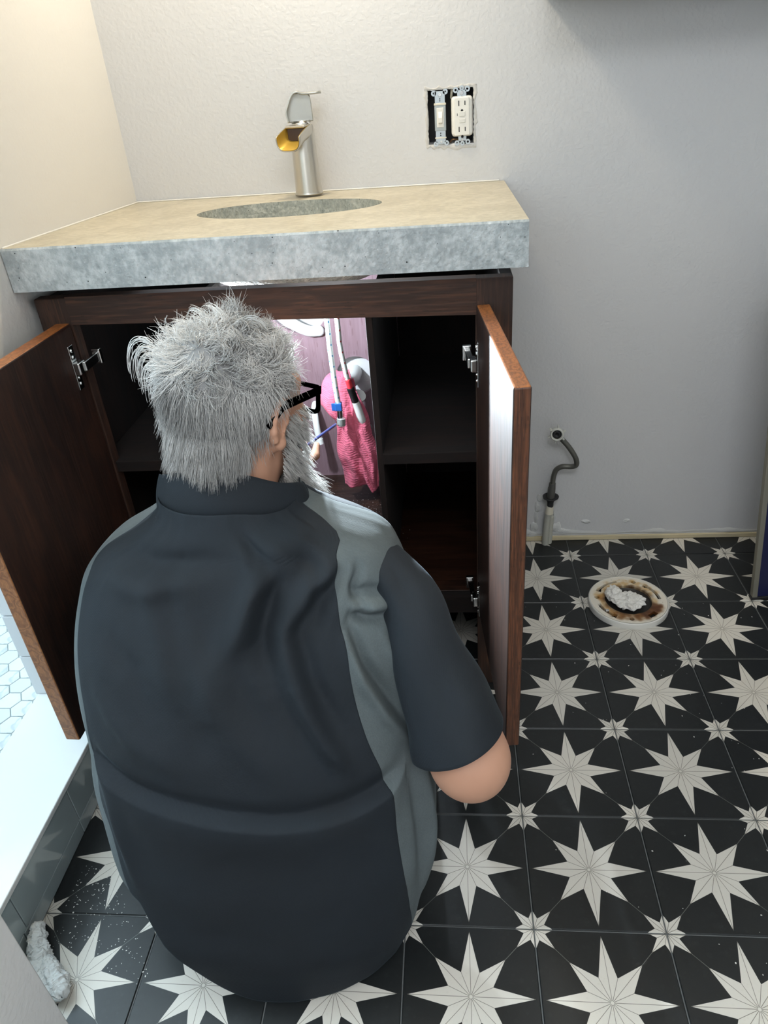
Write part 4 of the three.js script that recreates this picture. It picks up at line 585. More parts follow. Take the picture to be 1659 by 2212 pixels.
const cloth = (c, sheen) => { const b = fabricBump.clone(); b.repeat.set(4, 4); b.needsUpdate = true; const m = fabricCol(c); m.repeat.set(3, 3); return MP({ map: m, roughness: 0.82, bumpMap: b, bumpScale: 0.0005, sheen: 0.6, sheenColor: new THREE.Color().setRGB(...sheen), sheenRoughness: 0.5 }); };
const M_navy = cloth(rgb(16, 26, 34), [0.06, 0.1, 0.13]), M_grey = cloth(rgb(88, 97, 99), [0.12, 0.13, 0.14]), M_trouser = cloth(rgb(30, 32, 36), [0.1, 0.1, 0.1]);
const M_skin = MP({ color: new THREE.Color().setRGB(0.6, 0.325, 0.215), roughness: 0.52, sheen: 0.15, sheenColor: new THREE.Color(0.8, 0.5, 0.4) });

// ---- shirt: one loft of horizontal sections, cut into back, side and front panels along its seams
const SY = [0, 0.05, 0.1, 0.15, 0.2, 0.25, 0.3, 0.35, 0.4, 0.45, 0.5, 0.54, 0.58, 0.61, 0.635, 0.655, 0.69];
const SCX = [-0.622, -0.615, -0.607, -0.602, -0.6, -0.602, -0.606, -0.608, -0.614, -0.62, -0.622, -0.622, -0.62, -0.617, -0.628, -0.634, -0.636];
const SW = [0.24, 0.241, 0.243, 0.247, 0.251, 0.255, 0.257, 0.255, 0.256, 0.255, 0.251, 0.245, 0.232, 0.204, 0.14, 0.106, 0.1];
const SZC = [0.985, 0.985, 0.985, 0.978, 0.97, 0.955, 0.94, 0.92, 0.9, 0.878, 0.855, 0.833, 0.811, 0.794, 0.78, 0.768, 0.754];
const SZB = [1.137, 1.136, 1.135, 1.122, 1.11, 1.092, 1.075, 1.052, 1.03, 1.002, 0.975, 0.945, 0.915, 0.89, 0.869, 0.855, 0.834];
const seamRy = [0, 0.098, 0.138, 0.233, 0.318, 0.35, 0.408, 0.455, 0.51, 0.575, 0.613, 0.628, 0.645, 0.69], seamRt = [0.45, 0.48, 0.559, 0.681, 0.715, 0.742, 0.838, 0.881, 0.908, 0.925, 0.78, 0.34, 0.1, 0.05];
const seamLy = [0, 0.105, 0.135, 0.18, 0.238, 0.28, 0.32, 0.38, 0.43, 0.463, 0.503, 0.542, 0.58, 0.603, 0.625, 0.64, 0.69], seamLt = [2.3, 2.32, 2.4, 2.48, 2.5, 2.5, 2.56, 2.62, 2.62, 2.64, 2.68, 2.72, 2.78, 2.92, 3.0, 3.08, 3.12];
// fold lines in (angle, height): [line, height of the ridge in metres, width]
const FOLDS = [
  [[[1.3, 0.63], [1.35, 0.583], [1.405, 0.53], [1.38, 0.49]], -0.008, 0.013], [[[1.42, 0.625], [1.46, 0.585], [1.5, 0.53]], 0.0055, 0.013],
  [[[0.5, 0.642], [1.204, 0.63], [1.44, 0.588], [1.571, 0.522], [1.62, 0.46]], 0.0065, 0.012], [[[0.45, 0.632], [1.1, 0.612], [1.3, 0.575]], -0.006, 0.011],
  [[[1.1, 0.618], [1.29, 0.552], [1.23, 0.492], [1.082, 0.41]], 0.0075, 0.014], [[[1.02, 0.61], [1.2, 0.54], [1.12, 0.48], [0.98, 0.42]], -0.0065, 0.013],
  [[[1.78, 0.565], [1.66, 0.508], [1.518, 0.43], [1.388, 0.372]], 0.0055, 0.017], [[[1.68, 0.565], [1.54, 0.5], [1.42, 0.42]], -0.0045, 0.016],
  [[[1.405, 0.53], [1.239, 0.448], [1.1, 0.383]], -0.006, 0.014], [[[1.32, 0.5], [1.18, 0.43], [1.02, 0.37]], 0.005, 0.014],
  [[[0.742, 0.623], [1.1, 0.59], [1.2, 0.557]], 0.0065, 0.01], [[[0.8, 0.605], [1.04, 0.57], [1.1, 0.54]], -0.0055, 0.01],
  [[[2.5, 0.62], [2.1, 0.616], [1.562, 0.624]], -0.006, 0.012], [[[2.4, 0.595], [2.0, 0.592], [1.7, 0.6]], 0.005, 0.014], [[[2.0, 0.598], [1.85, 0.53], [1.728, 0.455]], 0.0045, 0.017], [[[1.9, 0.6], [1.78, 0.55], [1.66, 0.47]], -0.004, 0.014],
  [[[1.248, 0.48], [1.126, 0.422], [0.986, 0.383]], 0.005, 0.012], [[[2.3, 0.53], [2.05, 0.5], [1.9, 0.44]], -0.004, 0.018], [[[2.35, 0.46], [2.1, 0.42], [1.8, 0.385]], 0.004, 0.018],
  // grey shoulder panel
  [[[0.66, 0.6], [0.77, 0.58], [0.73, 0.545]], -0.006, 0.008], [[[0.8, 0.573], [0.66, 0.573], [0.42, 0.562]], -0.0065, 0.007], [[[0.838, 0.552], [0.7, 0.542], [0.5, 0.535]], -0.0085, 0.007], [[[0.8, 0.56], [0.66, 0.556], [0.45, 0.55]], 0.006, 0.008], [[[0.864, 0.542], [0.759, 0.495], [0.6, 0.45], [0.45, 0.41]], -0.009, 0.009], [[[0.9, 0.53], [0.82, 0.48], [0.68, 0.43], [0.5, 0.39]], 0.008, 0.009], [[[0.6, 0.52], [0.5, 0.48], [0.4, 0.44]], 0.006, 0.01],
  // hanging folds of the side panel
  [[[0.35, 0.36], [0.3, 0.25], [0.32, 0.15]], 0.006, 0.014], [[[0.5, 0.34], [0.45, 0.24], [0.42, 0.16]], -0.004, 0.012], [[[2.35, 0.34], [2.3, 0.2]], 0.004, 0.014],
];
const CREASE = [[2.6, 0.372], [2.391, 0.36], [2.147, 0.348], [1.902, 0.338], [1.684, 0.333], [1.457, 0.328], [1.3, 0.328], [1.012, 0.333], [0.733, 0.345], [0.55, 0.36]];
function shirtPoint(t, y, raw) {
  const cx = pchip(y, SY, SCX), w = pchip(y, SY, SW), zc = pchip(y, SY, SZC), zb = pchip(y, SY, SZB), ct = Math.cos(t), st = Math.sin(t), e = 0.86;
  const rz = st > 0 ? zb - zc : 0.15 + 0.02 * sstep(0.1, 0.4, y) - 0.075 * sstep(0.5, 0.66, y);
  const x = cx + w * Math.sign(ct) * Math.pow(Math.abs(ct), e), z = zc + rz * Math.sign(st) * Math.pow(Math.abs(st), e);
  return [x, y, z, cx, zc];
}
function shirtDisp(t, y) {
  let d = 0;
  for (const [L, a, w] of FOLDS) {
    let best = 1e9, along = 0;
    for (let i = 0; i + 1 < L.length; i++) { const ax = L[i][0] * 0.2, ay = L[i][1], bx = L[i + 1][0] * 0.2, by = L[i + 1][1], px = t * 0.2 - ax, py = y - ay, vx = bx - ax, vy = by - ay, s = clamp((px * vx + py * vy) / (vx * vx + vy * vy)), q = Math.hypot(px - vx * s, py - vy * s); if (q < best) { best = q; along = (i + s) / (L.length - 1); } }
    if (best < w * 3.2) d += 1.9 * a * Math.exp(-((best / w) ** 2)) * Math.sin(Math.PI * clamp(0.12 + along * 0.8)) ;
  }
  if (t > 0.5 && t < 2.65) { // belt of the shirt: the upper part hangs over the lower
    let yc = 0.34; for (let i = 0; i + 1 < CREASE.length; i++) if (t <= CREASE[i][0] && t >= CREASE[i + 1][0]) yc = lerp(CREASE[i][1], CREASE[i + 1][1], (CREASE[i][0] - t) / (CREASE[i][0] - CREASE[i + 1][0]));
    const q = y - yc, ed = sstep(0.5, 0.75, t) * sstep(2.65, 2.4, t); d += ed * (q > 0 ? -0.009 * Math.exp(-((q / 0.016) ** 2)) : 0.011 * Math.exp(-((q / 0.045) ** 2)) - 0.02 * Math.exp(-((q / 0.004) ** 2)));
  }
  d += 0.004 * (noise3(Math.cos(t) * 3, y * 9, Math.sin(t) * 3, 5) - 0.5) + 0.0016 * (noise3(Math.cos(t) * 9, y * 26, Math.sin(t) * 9, 6) - 0.5);
  return d;
}
const hemY = (t) => { const b = [[-1.6, 0.2], [-0.4, 0.2], [0.0, 0.17], [0.2, 0.16], [0.314, 0.15], [0.463, 0.083], [0.62, 0.045], [0.881, 0.026], [1.143, 0.012], [1.379, 0.003], [1.562, 0.006], [1.737, 0.033], [1.963, 0.075], [2.138, 0.105], [2.3, 0.16], [2.6, 0.17], [3.14, 0.17], [3.5, 0.2], [4.8, 0.2]]; return lin(t, b.map((q) => q[0]), b.map((q) => q[1])); };
function shirtPanel(t0, t1, nu, nv, lift = 0) {                   // t0, t1: functions of height
  return gridGeo(nu, nv, (u, v) => {
    const top = (a) => 0.674 - 0.012 * sstep(0.1, 1, Math.cos(a)); let y = 0.3, t = 1, TOP = 0.672; y = lerp(0.1, TOP, v); // height depends on the hem at this angle
    t = lerp(t0(y), t1(y), u); for (let k = 0; k < 3; k++) { TOP = top(t); y = lerp(hemY(t), TOP, v); t = lerp(t0(y), t1(y), u); }
    const p = shirtPoint(t, y), nx = Math.cos(t) * 0.75, nz = Math.sin(t), l = Math.hypot(nx, nz), d = shirtDisp(t, y) + lift, up = 0.35 * sstep(0.5, 0.64, y);
    return [p[0] + (nx / l) * d, y + d * up, p[2] + (nz / l) * d, t * 0.2, y];
  });
}
{
  const sr = (y) => pchip(y, seamRy, seamRt), sl = (y) => pchip(y, seamLy, seamLt), fr = () => -0.35, fl = () => 3.5;
  const sheet = (g, nu, nv) => shell(g, nu, nv, 0.0016);
  const shirt = inMan('shirt', sheet(shirtPanel((y) => sl(y), (y) => sr(y), 190, 230), 190, 230), M_navy);
  part('side_panel', sheet(shirtPanel((y) => sr(y) + 0.006, fr, 90, 230, -0.0004), 90, 230), M_grey, shirt, 'grey right side panel');
  part('side_panel', sheet(shirtPanel(fl, (y) => sl(y) - 0.006, 70, 200, -0.0004), 70, 200), M_grey, shirt, 'grey left side panel');
  part('front_panel', sheet(shirtPanel((y) => fr() , () => 3.5 - 6.28318, 60, 100, -0.001), 60, 100), M_navy, shirt);
  // collar band, folded over
  const col = (v0, out) => gridGeo(96, 12, (u, v) => {
    const t = u * Math.PI * 2, s = Math.sin(t), c = Math.cos(t), k = (1 - s) / 2, y0 = 0.668 - 0.05 * k - 0.02 * sstep(-0.1, 1, c), y = lerp(y0 - (out ? 0.008 : 0.01) - 0.012 * sstep(0, 1, c), y0 + 0.054 * (1 - 0.45 * k), v), bulge = out ? 0.0035 * Math.sin(Math.PI * v) + 0.003 + 0.006 * sstep(0, 1, c) * (1 - v) : 0;
    const w = lerp(0.1075, 0.0985, v) + bulge, zc = lerp(0.759, 0.746, v), zb = lerp(0.834, 0.806, v) + bulge, zf = 0.075 + bulge; return [-0.634 + w * c, y + 0.0012 * Math.sin(t * 7), zc + (s > 0 ? zb - zc : zf) * s, t * 0.1, y];
  }, true);
  part('collar', [shell(col(0, true), 96, 12, 0.003), shell(col(0, false), 96, 12, 0.0015)], M_navy, shirt);
  part('collar_seam', tube(Array.from({ length: 33 }, (_, i) => { const t = lerp(0.35, 2.8, i / 32), s = Math.sin(t), k = (1 - s) / 2; return [-0.634 + 0.1095 * Math.cos(t), 0.6675 - 0.05 * k - 0.02 * sstep(-0.1, 1, Math.cos(t)), 0.759 + 0.0775 * s]; }), 0.0013, 80, 6), MS({ color: new THREE.Color().setRGB(0.012, 0.014, 0.017), roughness: 0.9 }), shirt);
  // sleeves
  const sleeve = (st, hemTilt, name, folds) => {
    const X = st.map((_, i) => i / (st.length - 1)), g = gridGeo(72, 60, (u, v) => {
      const at = (k) => pchip(v, X, st.map((q) => q[k])), c = [at(0), at(1), at(2)], r = at(3), rd = at(4), e = 0.02, c2 = [0, 1, 2].map((k) => pchip(Math.min(1, v + e), X, st.map((q) => q[k])) - pchip(Math.max(0, v - e), X, st.map((q) => q[k])));
      const T = V(...c2).normalize(), A = V(0.97, 0.1, -0.15).sub(T.clone().multiplyScalar(V(0.97, 0.1, -0.15).dot(T))).normalize(), B = V().crossVectors(A, T).normalize(), t = u * Math.PI * 2, d = folds(t, v);
      const a = Math.cos(t) * (r + d), b = Math.sin(t) * (rd + d), s = (hemTilt * Math.cos(t) - 0.026 * Math.sin(t)) * sstep(0.55, 1, v);
      return [c[0] + A.x * a + B.x * b + T.x * s, c[1] + A.y * a + B.y * b + T.y * s, c[2] + A.z * a + B.z * b + T.z * s, t * 0.06, v * 0.3];
    }, true);
    return part(name, shell(g, 72, 60, 0.0018), M_navy, shirt);
  };
  sleeve([[-0.48, 0.575, 0.765, 0.018, 0.018], [-0.43, 0.568, 0.797, 0.032, 0.034], [-0.388, 0.542, 0.845, 0.04, 0.05], [-0.358, 0.493, 0.898, 0.049, 0.06], [-0.33, 0.436, 0.946, 0.058, 0.066], [-0.312, 0.398, 0.98, 0.063, 0.066]], -0.008, 'sleeve', (t, v) => 0.003 * Math.sin(t * 3 + v * 5) * v + 0.004 * Math.sin(t * 2 + v * 16 + 1.2) * Math.exp(-(((v - 0.5) / 0.22) ** 2)) + 0.007 * (noise3(Math.cos(t) * 2, Math.sin(t) * 2, v * 5, 31) - 0.5) - 0.003 * Math.exp(-(((v - 0.42) / 0.06) ** 2)) * (0.5 - 0.5 * Math.cos(t)));
  sleeve([[-0.74, 0.56, 0.79, 0.04, 0.04], [-0.795, 0.53, 0.785, 0.05, 0.055], [-0.822, 0.485, 0.765, 0.056, 0.062], [-0.828, 0.435, 0.72, 0.062, 0.066], [-0.818, 0.4, 0.67, 0.064, 0.064]], -0.01, 'sleeve', (t, v) => 0.005 * Math.sin(t * 3 + 1 + v * 4) * v);
}
// ---- head frame
const HC = V(-0.619, 0.768, 0.698), HF = V(0.43, -0.15, -0.888).normalize(), HR = V().crossVectors(HF, V(0.03, 1, 0)).normalize(), HU = V().crossVectors(HR, HF).normalize();
const toW = (x, y, z) => [HC.x + HR.x * x + HU.x * y + HF.x * z, HC.y + HR.y * x + HU.y * y + HF.y * z, HC.z + HR.z * x + HU.z * y + HF.z * z];
const toH = (x, y, z) => { const a = x - HC.x, b = y - HC.y, c = z - HC.z; return [a * HR.x + b * HR.y + c * HR.z, a * HU.x + b * HU.y + c * HU.z, a * HF.x + b * HF.y + c * HF.z]; };
function headSDF(x, y, z) {                                     // head axes: x to his right, y up, z forward
  const ax = Math.abs(x);
  let d = ellipsoid(x, y, z, [0, 0.032, -0.014], [0.078, 0.09, 0.098]);
  d = smin(d, ellipsoid(x, y, z, [0, -0.024, 0.03], [0.064, 0.086, 0.068]), 0.04);
  d = smin(d, ellipsoid(x, y, z, [0, -0.078, 0.03], [0.054, 0.04, 0.058]), 0.03);
  d = smin(d, Math.hypot(x, y + 0.104, z - 0.068) - 0.022, 0.03);
  d = smin(d, capsule(ax, y, z, [0.0, 0.03, 0.088], [0.042, 0.031, 0.07], 0.012, 0.011), 0.02);
  d = smin(d, ellipsoid(ax, y, z, [0.045, -0.022, 0.06], [0.022, 0.022, 0.022]), 0.025);
  d = Math.max(d, -(Math.hypot(ax - 0.032, y - 0.008, z - 0.1) - 0.019) * 0.9);
  d = smin(d, Math.hypot(ax - 0.031, y - 0.008, z - 0.077) - 0.0125, 0.004);
  d = smin(d, capsule(x, y, z, [0, 0.016, 0.094], [0, -0.03, 0.114], 0.0085, 0.0135), 0.016);
  d = smin(d, Math.hypot(ax - 0.013, y + 0.034, z - 0.1) - 0.0085, 0.01);
  d = smin(d, capsule(ax, y, z, [0, -0.061, 0.094], [0.022, -0.064, 0.082], 0.0075, 0.005), 0.01); d = smin(d, capsule(ax, y, z, [0, -0.072, 0.092], [0.02, -0.071, 0.081], 0.0075, 0.005), 0.008);
  // ear: tilted shell with rim, bowl and lobe
  const ex = ax - 0.0815 - (-(z + 0.012)) * 0.16, ey = y + 0.004, ez = z + 0.014 - 0.12 * (y + 0.004);
  let e = ellipsoid(ex, ey, ez, [0, 0, 0], [0.0075, 0.033, 0.021]); e = Math.max(e, -ellipsoid(ex, ey, ez, [0.008, -0.002, 0.004], [0.009, 0.019, 0.0115]));
  for (let k = 0; k < 7; k++) { const a0 = 0.15 + k * 0.55, a1 = a0 + 0.55, P = (a) => [0.0035, 0.029 * Math.sin(a), 0.0 + 0.0175 * Math.cos(a)]; e = smin(e, capsule(ex, ey, ez, P(a0), P(a1), 0.0042, 0.0042), 0.004); }
  e = smin(e, Math.hypot(ex - 0.001, ey + 0.032, ez - 0.006) - 0.0085, 0.008); e = smin(e, Math.hypot(ex - 0.001, ey + 0.004, ez - 0.019) - 0.0055, 0.006);
  d = smin(d, e, 0.006);
  return d;
}
const NK = toH(-0.634, 0.63, 0.772);
const M_parts = [];
M_parts.push(mesher((X, Y, Z) => { const [x, y, z] = toH(X, Y, Z); if (Math.hypot(x, y, z) > 0.23) return 0.05; return smin(headSDF(x, y, z), capsule(x, y, z, [0, -0.02, -0.03], [NK[0], NK[1], NK[2] + 0.012], 0.064, 0.058), 0.03); }, [HC.x + 0.01, HC.y - 0.035, HC.z + 0.01], 0.185, 124));
// ---- torso and legs under the clothes
const bones = [[[-0.62, 0.53, 0.8], [-0.61, 0.2, 0.95], 0.08, 0.1], [[-0.7, 0.52, 0.8], [-0.68, 0.24, 0.94], 0.065, 0.09], [[-0.54, 0.52, 0.8], [-0.54, 0.24, 0.94], 0.065, 0.09], [[-0.634, 0.68, 0.745], [-0.63, 0.5, 0.79], 0.055, 0.07], [[-0.76, 0.53, 0.79], [-0.45, 0.54, 0.795], 0.04, 0.04]];
M_parts.push(mesher((x, y, z) => { let d = 1; for (const b of bones) d = smin(d, capsule(x, y, z, ...b), 0.04); return d; }, [-0.61, 0.42, 0.85], 0.42, 56));
const handSDF = (x, y, z, curl, thumb) => {
  const xs = [0.03, 0.0105, -0.0095, -0.0285]; let d = 1;
  xs.forEach((q) => (d = smin(d, capsule(x, y, z, [q * 0.55, 0.005, 0], [q, 0.086, 0.001], 0.0155, 0.0125), 0.016)));
  d = smin(d, capsule(x, y, z, [0, -0.05, 0], [0, 0.01, 0], 0.026, 0.021), 0.02); d = smin(d, capsule(x, y, z, [0.012, 0.012, -0.006], [0.034, 0.05, -0.012], 0.017, 0.013), 0.014);
  let f = 1; const len = [[0.042, 0.026, 0.02], [0.046, 0.029, 0.021], [0.042, 0.027, 0.02], [0.034, 0.021, 0.018]];
  xs.forEach((q, i) => { let a = 0, p = [q, 0.09, 0.001]; len[i].forEach((l, k) => { a += curl[i][k]; const n = [p[0] - q * 0.06, p[1] + Math.cos(a) * l, p[2] - Math.sin(a) * l]; f = Math.min(f, capsule(x, y, z, p, n, [0.0098, 0.0088, 0.008][k], [0.0088, 0.008, 0.0068][k])); p = n; }); });
  d = smin(d, f, 0.005);
  for (let k = 0; k + 1 < thumb.length; k++) d = smin(d, capsule(x, y, z, thumb[k], thumb[k + 1], [0.0125, 0.0108, 0.0098][k], [0.0108, 0.0098, 0.0075][k]), 0.004);
  return d;
};
function hand(pinch, local, Yd, Xd, curl, thumb) {               // returns geometry and the wrist point
  const Yv = V(...Yd).normalize(), Xv = V(...Xd).sub(Yv.clone().multiplyScalar(V(...Xd).dot(Yv))).normalize(); let Zv = V().crossVectors(Xv, Yv).normalize(); if (Zv.y < 0) Zv.negate();
  const W = V(...pinch).sub(Xv.clone().multiplyScalar(local[0])).sub(Yv.clone().multiplyScalar(local[1])).sub(Zv.clone().multiplyScalar(local[2]));
  const c = W.clone().add(Yv.clone().multiplyScalar(0.06)); const sdf = (x, y, z) => { const a = x - W.x, b = y - W.y, q = z - W.z; return handSDF(a * Xv.x + b * Xv.y + q * Xv.z, a * Yv.x + b * Yv.y + q * Yv.z, a * Zv.x + b * Zv.y + q * Zv.z, curl, thumb); };
  return { g: mesher(sdf, c.toArray(), 0.135, 92), W, sdf };
}
const ROD = [[-0.5835, 0.4785, 0.135], [-0.632, 0.4835, 0.25], [-0.668, 0.487, 0.335]];
const LH = hand([-0.632, 0.4835, 0.25], [0.034, 0.128, -0.026], [0.3, 0.22, -0.93], [1, -0.22, 0.2], [[0.55, 0.75, 0.4], [0.75, 0.95, 0.5], [0.95, 1.1, 0.6], [1.05, 1.15, 0.6]], [[0.034, 0.05, -0.014], [0.056, 0.08, -0.026], [0.062, 0.112, -0.03], [0.055, 0.136, -0.024]]);
const RH = hand([-0.405, 0.325, 0.585], [0, 0.09, 0], [-0.18, -0.12, -1], [-1, 0.1, 0.1], [[0.35, 0.45, 0.25], [0.4, 0.5, 0.3], [0.45, 0.55, 0.3], [0.5, 0.55, 0.3]], [[0.034, 0.05, -0.014], [0.055, 0.082, -0.02], [0.057, 0.11, -0.026], [0.05, 0.13, -0.03]]);
M_parts.push(LH.g, RH.g);
const ER = [-0.3, 0.366, 0.985], SR = [-0.405, 0.56, 0.825], EL = [-0.81, 0.37, 0.64], SL = [-0.795, 0.53, 0.79];
M_parts.push(mesher((x, y, z) => { let d = capsule(x, y, z, SR, ER, 0.03, 0.044); d = smin(d, capsule(x, y, z, ER, [-0.324, 0.358, 0.87], 0.043, 0.045), 0.05); d = smin(d, capsule(x, y, z, [-0.324, 0.358, 0.87], RH.W.toArray(), 0.046, 0.027), 0.05); d = smin(d, Math.hypot(x - ER[0] - 0.004, y - ER[1] + 0.012, z - ER[2] - 0.006) - 0.041, 0.02); return d; }, [-0.35, 0.45, 0.83], 0.24, 100));
M_parts.push(mesher((x, y, z) => { let d = capsule(x, y, z, SL, EL, 0.05, 0.043); d = smin(d, capsule(x, y, z, EL, LH.W.toArray(), 0.045, 0.027), 0.02); return d; }, [-0.74, 0.47, 0.58], 0.29, 100));
inMan('body', M_parts.map((g) => { g.deleteAttribute('uv'); return g; }), M_skin);
// trousers and shoes
inMan('trousers', mesher((x, y, z) => {
  let d = 1; for (const s of [-1, 1]) { const cx = -0.61; d = smin(d, capsule(x, y, z, [cx + s * 0.085, 0.17, 0.97], [cx + s * 0.115, 0.1, 0.6], 0.1, 0.078), 0.03); d = smin(d, capsule(x, y, z, [cx + s * 0.115, 0.07, 0.6], [cx + s * 0.07, 0.062, 0.98], 0.066, 0.052), 0.02); }
  return Math.max(smin(d, ellipsoid(x, y, z, [-0.61, 0.21, 0.965], [0.2, 0.13, 0.13]), 0.05), 0.006 - y);
}, [-0.61, 0.2, 0.8], 0.33, 88), M_trouser);
for (const s of [-1, 1]) inMan('shoe', mesher((x, y, z) => { const X = -0.61 + s * 0.068; return Math.max(smin(capsule(x, y, z, [X, 0.05, 0.98], [X, 0.04, 1.065], 0.042, 0.036), capsule(x, y, z, [X - 0.012, 0.03, 0.98], [X + 0.012, 0.03, 1.07], 0.034, 0.03), 0.02), 0.004 - y); }, [-0.61 + s * 0.068, 0.05, 1.02], 0.12, 48), MS({ color: new THREE.Color().setRGB(0.02, 0.019, 0.018), roughness: 0.5 }));
// ---- hair and beard: solid core plus strands
function strands(list, mat, name, parent, core) {
  const pos = [], col = [], idx = [], nor = [];
  for (const s of list) {
    const base = pos.length / 3, n = s.pts.length;
    for (let i = 0; i < n; i++) {
      const p = s.pts[i], q = s.pts[Math.min(n - 1, i + 1)], o = s.pts[Math.max(0, i - 1)], T = V(q[0] - o[0], q[1] - o[1], q[2] - o[2]).normalize(), A = V(0.3, 0.9, 0.35).cross(T).normalize(), B = V().crossVectors(T, A), w = s.w * Math.pow(1 - (i / (n - 1)) * 0.92, 0.7);
      for (let k = 0; k < 3; k++) { const a = (k * Math.PI * 2) / 3, c = Math.cos(a), d = Math.sin(a); pos.push(p[0] + (A.x * c + B.x * d) * w, p[1] + (A.y * c + B.y * d) * w, p[2] + (A.z * c + B.z * d) * w); nor.push(A.x * c + B.x * d, A.y * c + B.y * d, A.z * c + B.z * d); col.push(...s.c, 1); }
    }
    for (let i = 0; i + 1 < n; i++) for (let k = 0; k < 3; k++) { const a = base + i * 3 + k, b = base + i * 3 + ((k + 1) % 3); idx.push(a, b, b + 3, a, b + 3, a + 3); }
  }
  const g = new THREE.BufferGeometry(); g.setAttribute('position', new THREE.BufferAttribute(new Float32Array(pos), 3)); g.setAttribute('normal', new THREE.BufferAttribute(new Float32Array(nor), 3)); g.setAttribute('color', new THREE.BufferAttribute(new Float32Array(col), 4)); g.setIndex(idx);
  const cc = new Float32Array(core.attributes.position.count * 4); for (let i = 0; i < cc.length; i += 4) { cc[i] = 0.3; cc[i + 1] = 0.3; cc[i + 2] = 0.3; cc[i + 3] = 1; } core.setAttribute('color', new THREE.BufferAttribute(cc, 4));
  const m = inMan(name, [core, g], mat, parent); m.userData.kind = 'stuff'; return m;
}
// offset from a root to the centre of the lock it belongs to
function clump(p, cell) {
  const b = p.map((v) => Math.floor(v / cell)); let best = 1e9, o = [0, 0, 0];
  for (let i = -1; i < 2; i++) for (let j = -1; j < 2; j++) for (let k = -1; k < 2; k++) { const X = b[0] + i, Y = b[1] + j, Z = b[2] + k, c = [(X + hash(X, Y, Z * 7 + 1)) * cell, (Y + hash(X, Y, Z * 7 + 2)) * cell, (Z + hash(X, Y, Z * 7 + 3)) * cell], d = Math.hypot(c[0] - p[0], c[1] - p[1], c[2] - p[2]); if (d < best) { best = d; o = [c[0] - p[0], c[1] - p[1], c[2] - p[2]]; } }
  return o;
}
const M_hair = MP({ vertexColors: true, roughness: 0.5, sheen: 0.3, sheenColor: new THREE.Color(1, 1, 1) });
{
  const q = mulberry(4242), list = [], g3 = () => (q() + q() + q()) * 0.667 - 1;
  const hairline = (x, y, z) => { const ax = Math.abs(x); if (z > 0.035) return y > 0.09; if (z > 0.0) return y > 0.02 + (z > 0.03 ? 0.02 : 0); if (z > -0.03) return y > 0.022; return y > -0.048; };
  const SK = [0.0842, 0.0968, 0.1048];
  let made = 0, tries = 0;
  while (made < 17000 && tries++ < 140000) {
    // root on the skull ellipsoid, or on the back of the neck below it
    const th = q() * Math.PI * 2, cz = q() * 2 - 1, sq = Math.sqrt(1 - cz * cz); let d = [Math.cos(th) * sq, cz, Math.sin(th) * sq]; let p = [d[0] * SK[0], 0.032 + d[1] * SK[1], -0.014 + d[2] * SK[2]], n = V(d[0] / SK[0], d[1] / SK[1], d[2] / SK[2]).normalize();
    if (q() < 0.3) { const a = (q() - 0.5) * 3.3, y = lerp(-0.046, -0.012, q()), tt = clamp((-0.03 - y) / (-0.03 - NK[1])), r = 0.0765; p = [NK[0] * tt + Math.sin(a) * r, y, lerp(-0.038, NK[2], tt) - Math.cos(a) * r]; if (Math.sin(a) > 0.62 + 0.3 * sstep(-0.09, -0.03, y)) continue; n = V(Math.sin(a), 0.0, -Math.cos(a)); }
    if (!hairline(...p)) continue; if (Math.abs(p[0]) > 0.06 && p[2] > -0.012 && p[1] < 0.05) continue;
    const top = sstep(0.035, 0.085, p[1]), ax = Math.abs(p[0]), nape = sstep(-0.12, -0.06, p[1]) < 1 ? 1 - sstep(-0.12, -0.06, p[1]) : 0;
    const L = lerp(lerp(0.034, 0.014, nape), rr(0.02, 0.037) * (1 - 0.45 * sstep(0, 0.05, p[2])), top) * (0.75 + 0.5 * q()), crown = [0.0, 0.11, -0.055];
    // combing: outwards from the crown on top, down on the sides and the back
    let dir = V(p[0] - crown[0], (p[1] - crown[1]) * 0.4, p[2] - crown[2]).normalize().multiplyScalar(top).add(V(0, -1, 0.05).multiplyScalar(1 - top)); dir.addScaledVector(n, lerp(0.16, 0.42, top) + 0.22 * g3()); dir.x += 0.4 * g3(); dir.z += 0.4 * g3(); dir.y += 0.28 * g3();
    // locks share a bend
    const kx = noise3(p[0] * 45, p[1] * 45, p[2] * 45, 11) - 0.5, ky = noise3(p[0] * 45, p[1] * 45, p[2] * 45, 12) - 0.5, kz = noise3(p[0] * 45, p[1] * 45, p[2] * 45, 13) - 0.5; dir.add(V(kx, ky, kz).multiplyScalar(1.5 * top + 0.5)); dir.normalize();
    const axis = V(kz + 0.3 * g3(), kx, ky + 0.3 * g3()).normalize(), bend = (top > 0.4 ? 0.42 : 0.12) * (0.5 + q());
    const N = 7, pts = [], c = V(...p), ck = clump(p, lerp(0.009, 0.019, top)); for (let i = 0; i < N; i++) { const f = 0.95 * Math.pow(i / (N - 1), 1.1); pts.push(toW(c.x + ck[0] * f, c.y + ck[1] * f, c.z + ck[2] * f)); c.addScaledVector(dir, L / (N - 1)); dir.applyAxisAngle(axis, bend * (top > 0.4 ? 1 : 0.4)); dir.y -= 0.07 * (1 - top) + 0.05; dir.normalize(); }
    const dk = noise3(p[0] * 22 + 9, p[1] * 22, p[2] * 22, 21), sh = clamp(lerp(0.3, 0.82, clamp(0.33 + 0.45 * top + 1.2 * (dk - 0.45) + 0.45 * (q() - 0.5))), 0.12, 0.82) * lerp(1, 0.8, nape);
    list.push({ pts, w: lerp(0.00048, 0.00066, top) * (0.7 + 0.6 * q()), c: [sh, sh * 0.985, sh * 0.955] }); made++;
  }
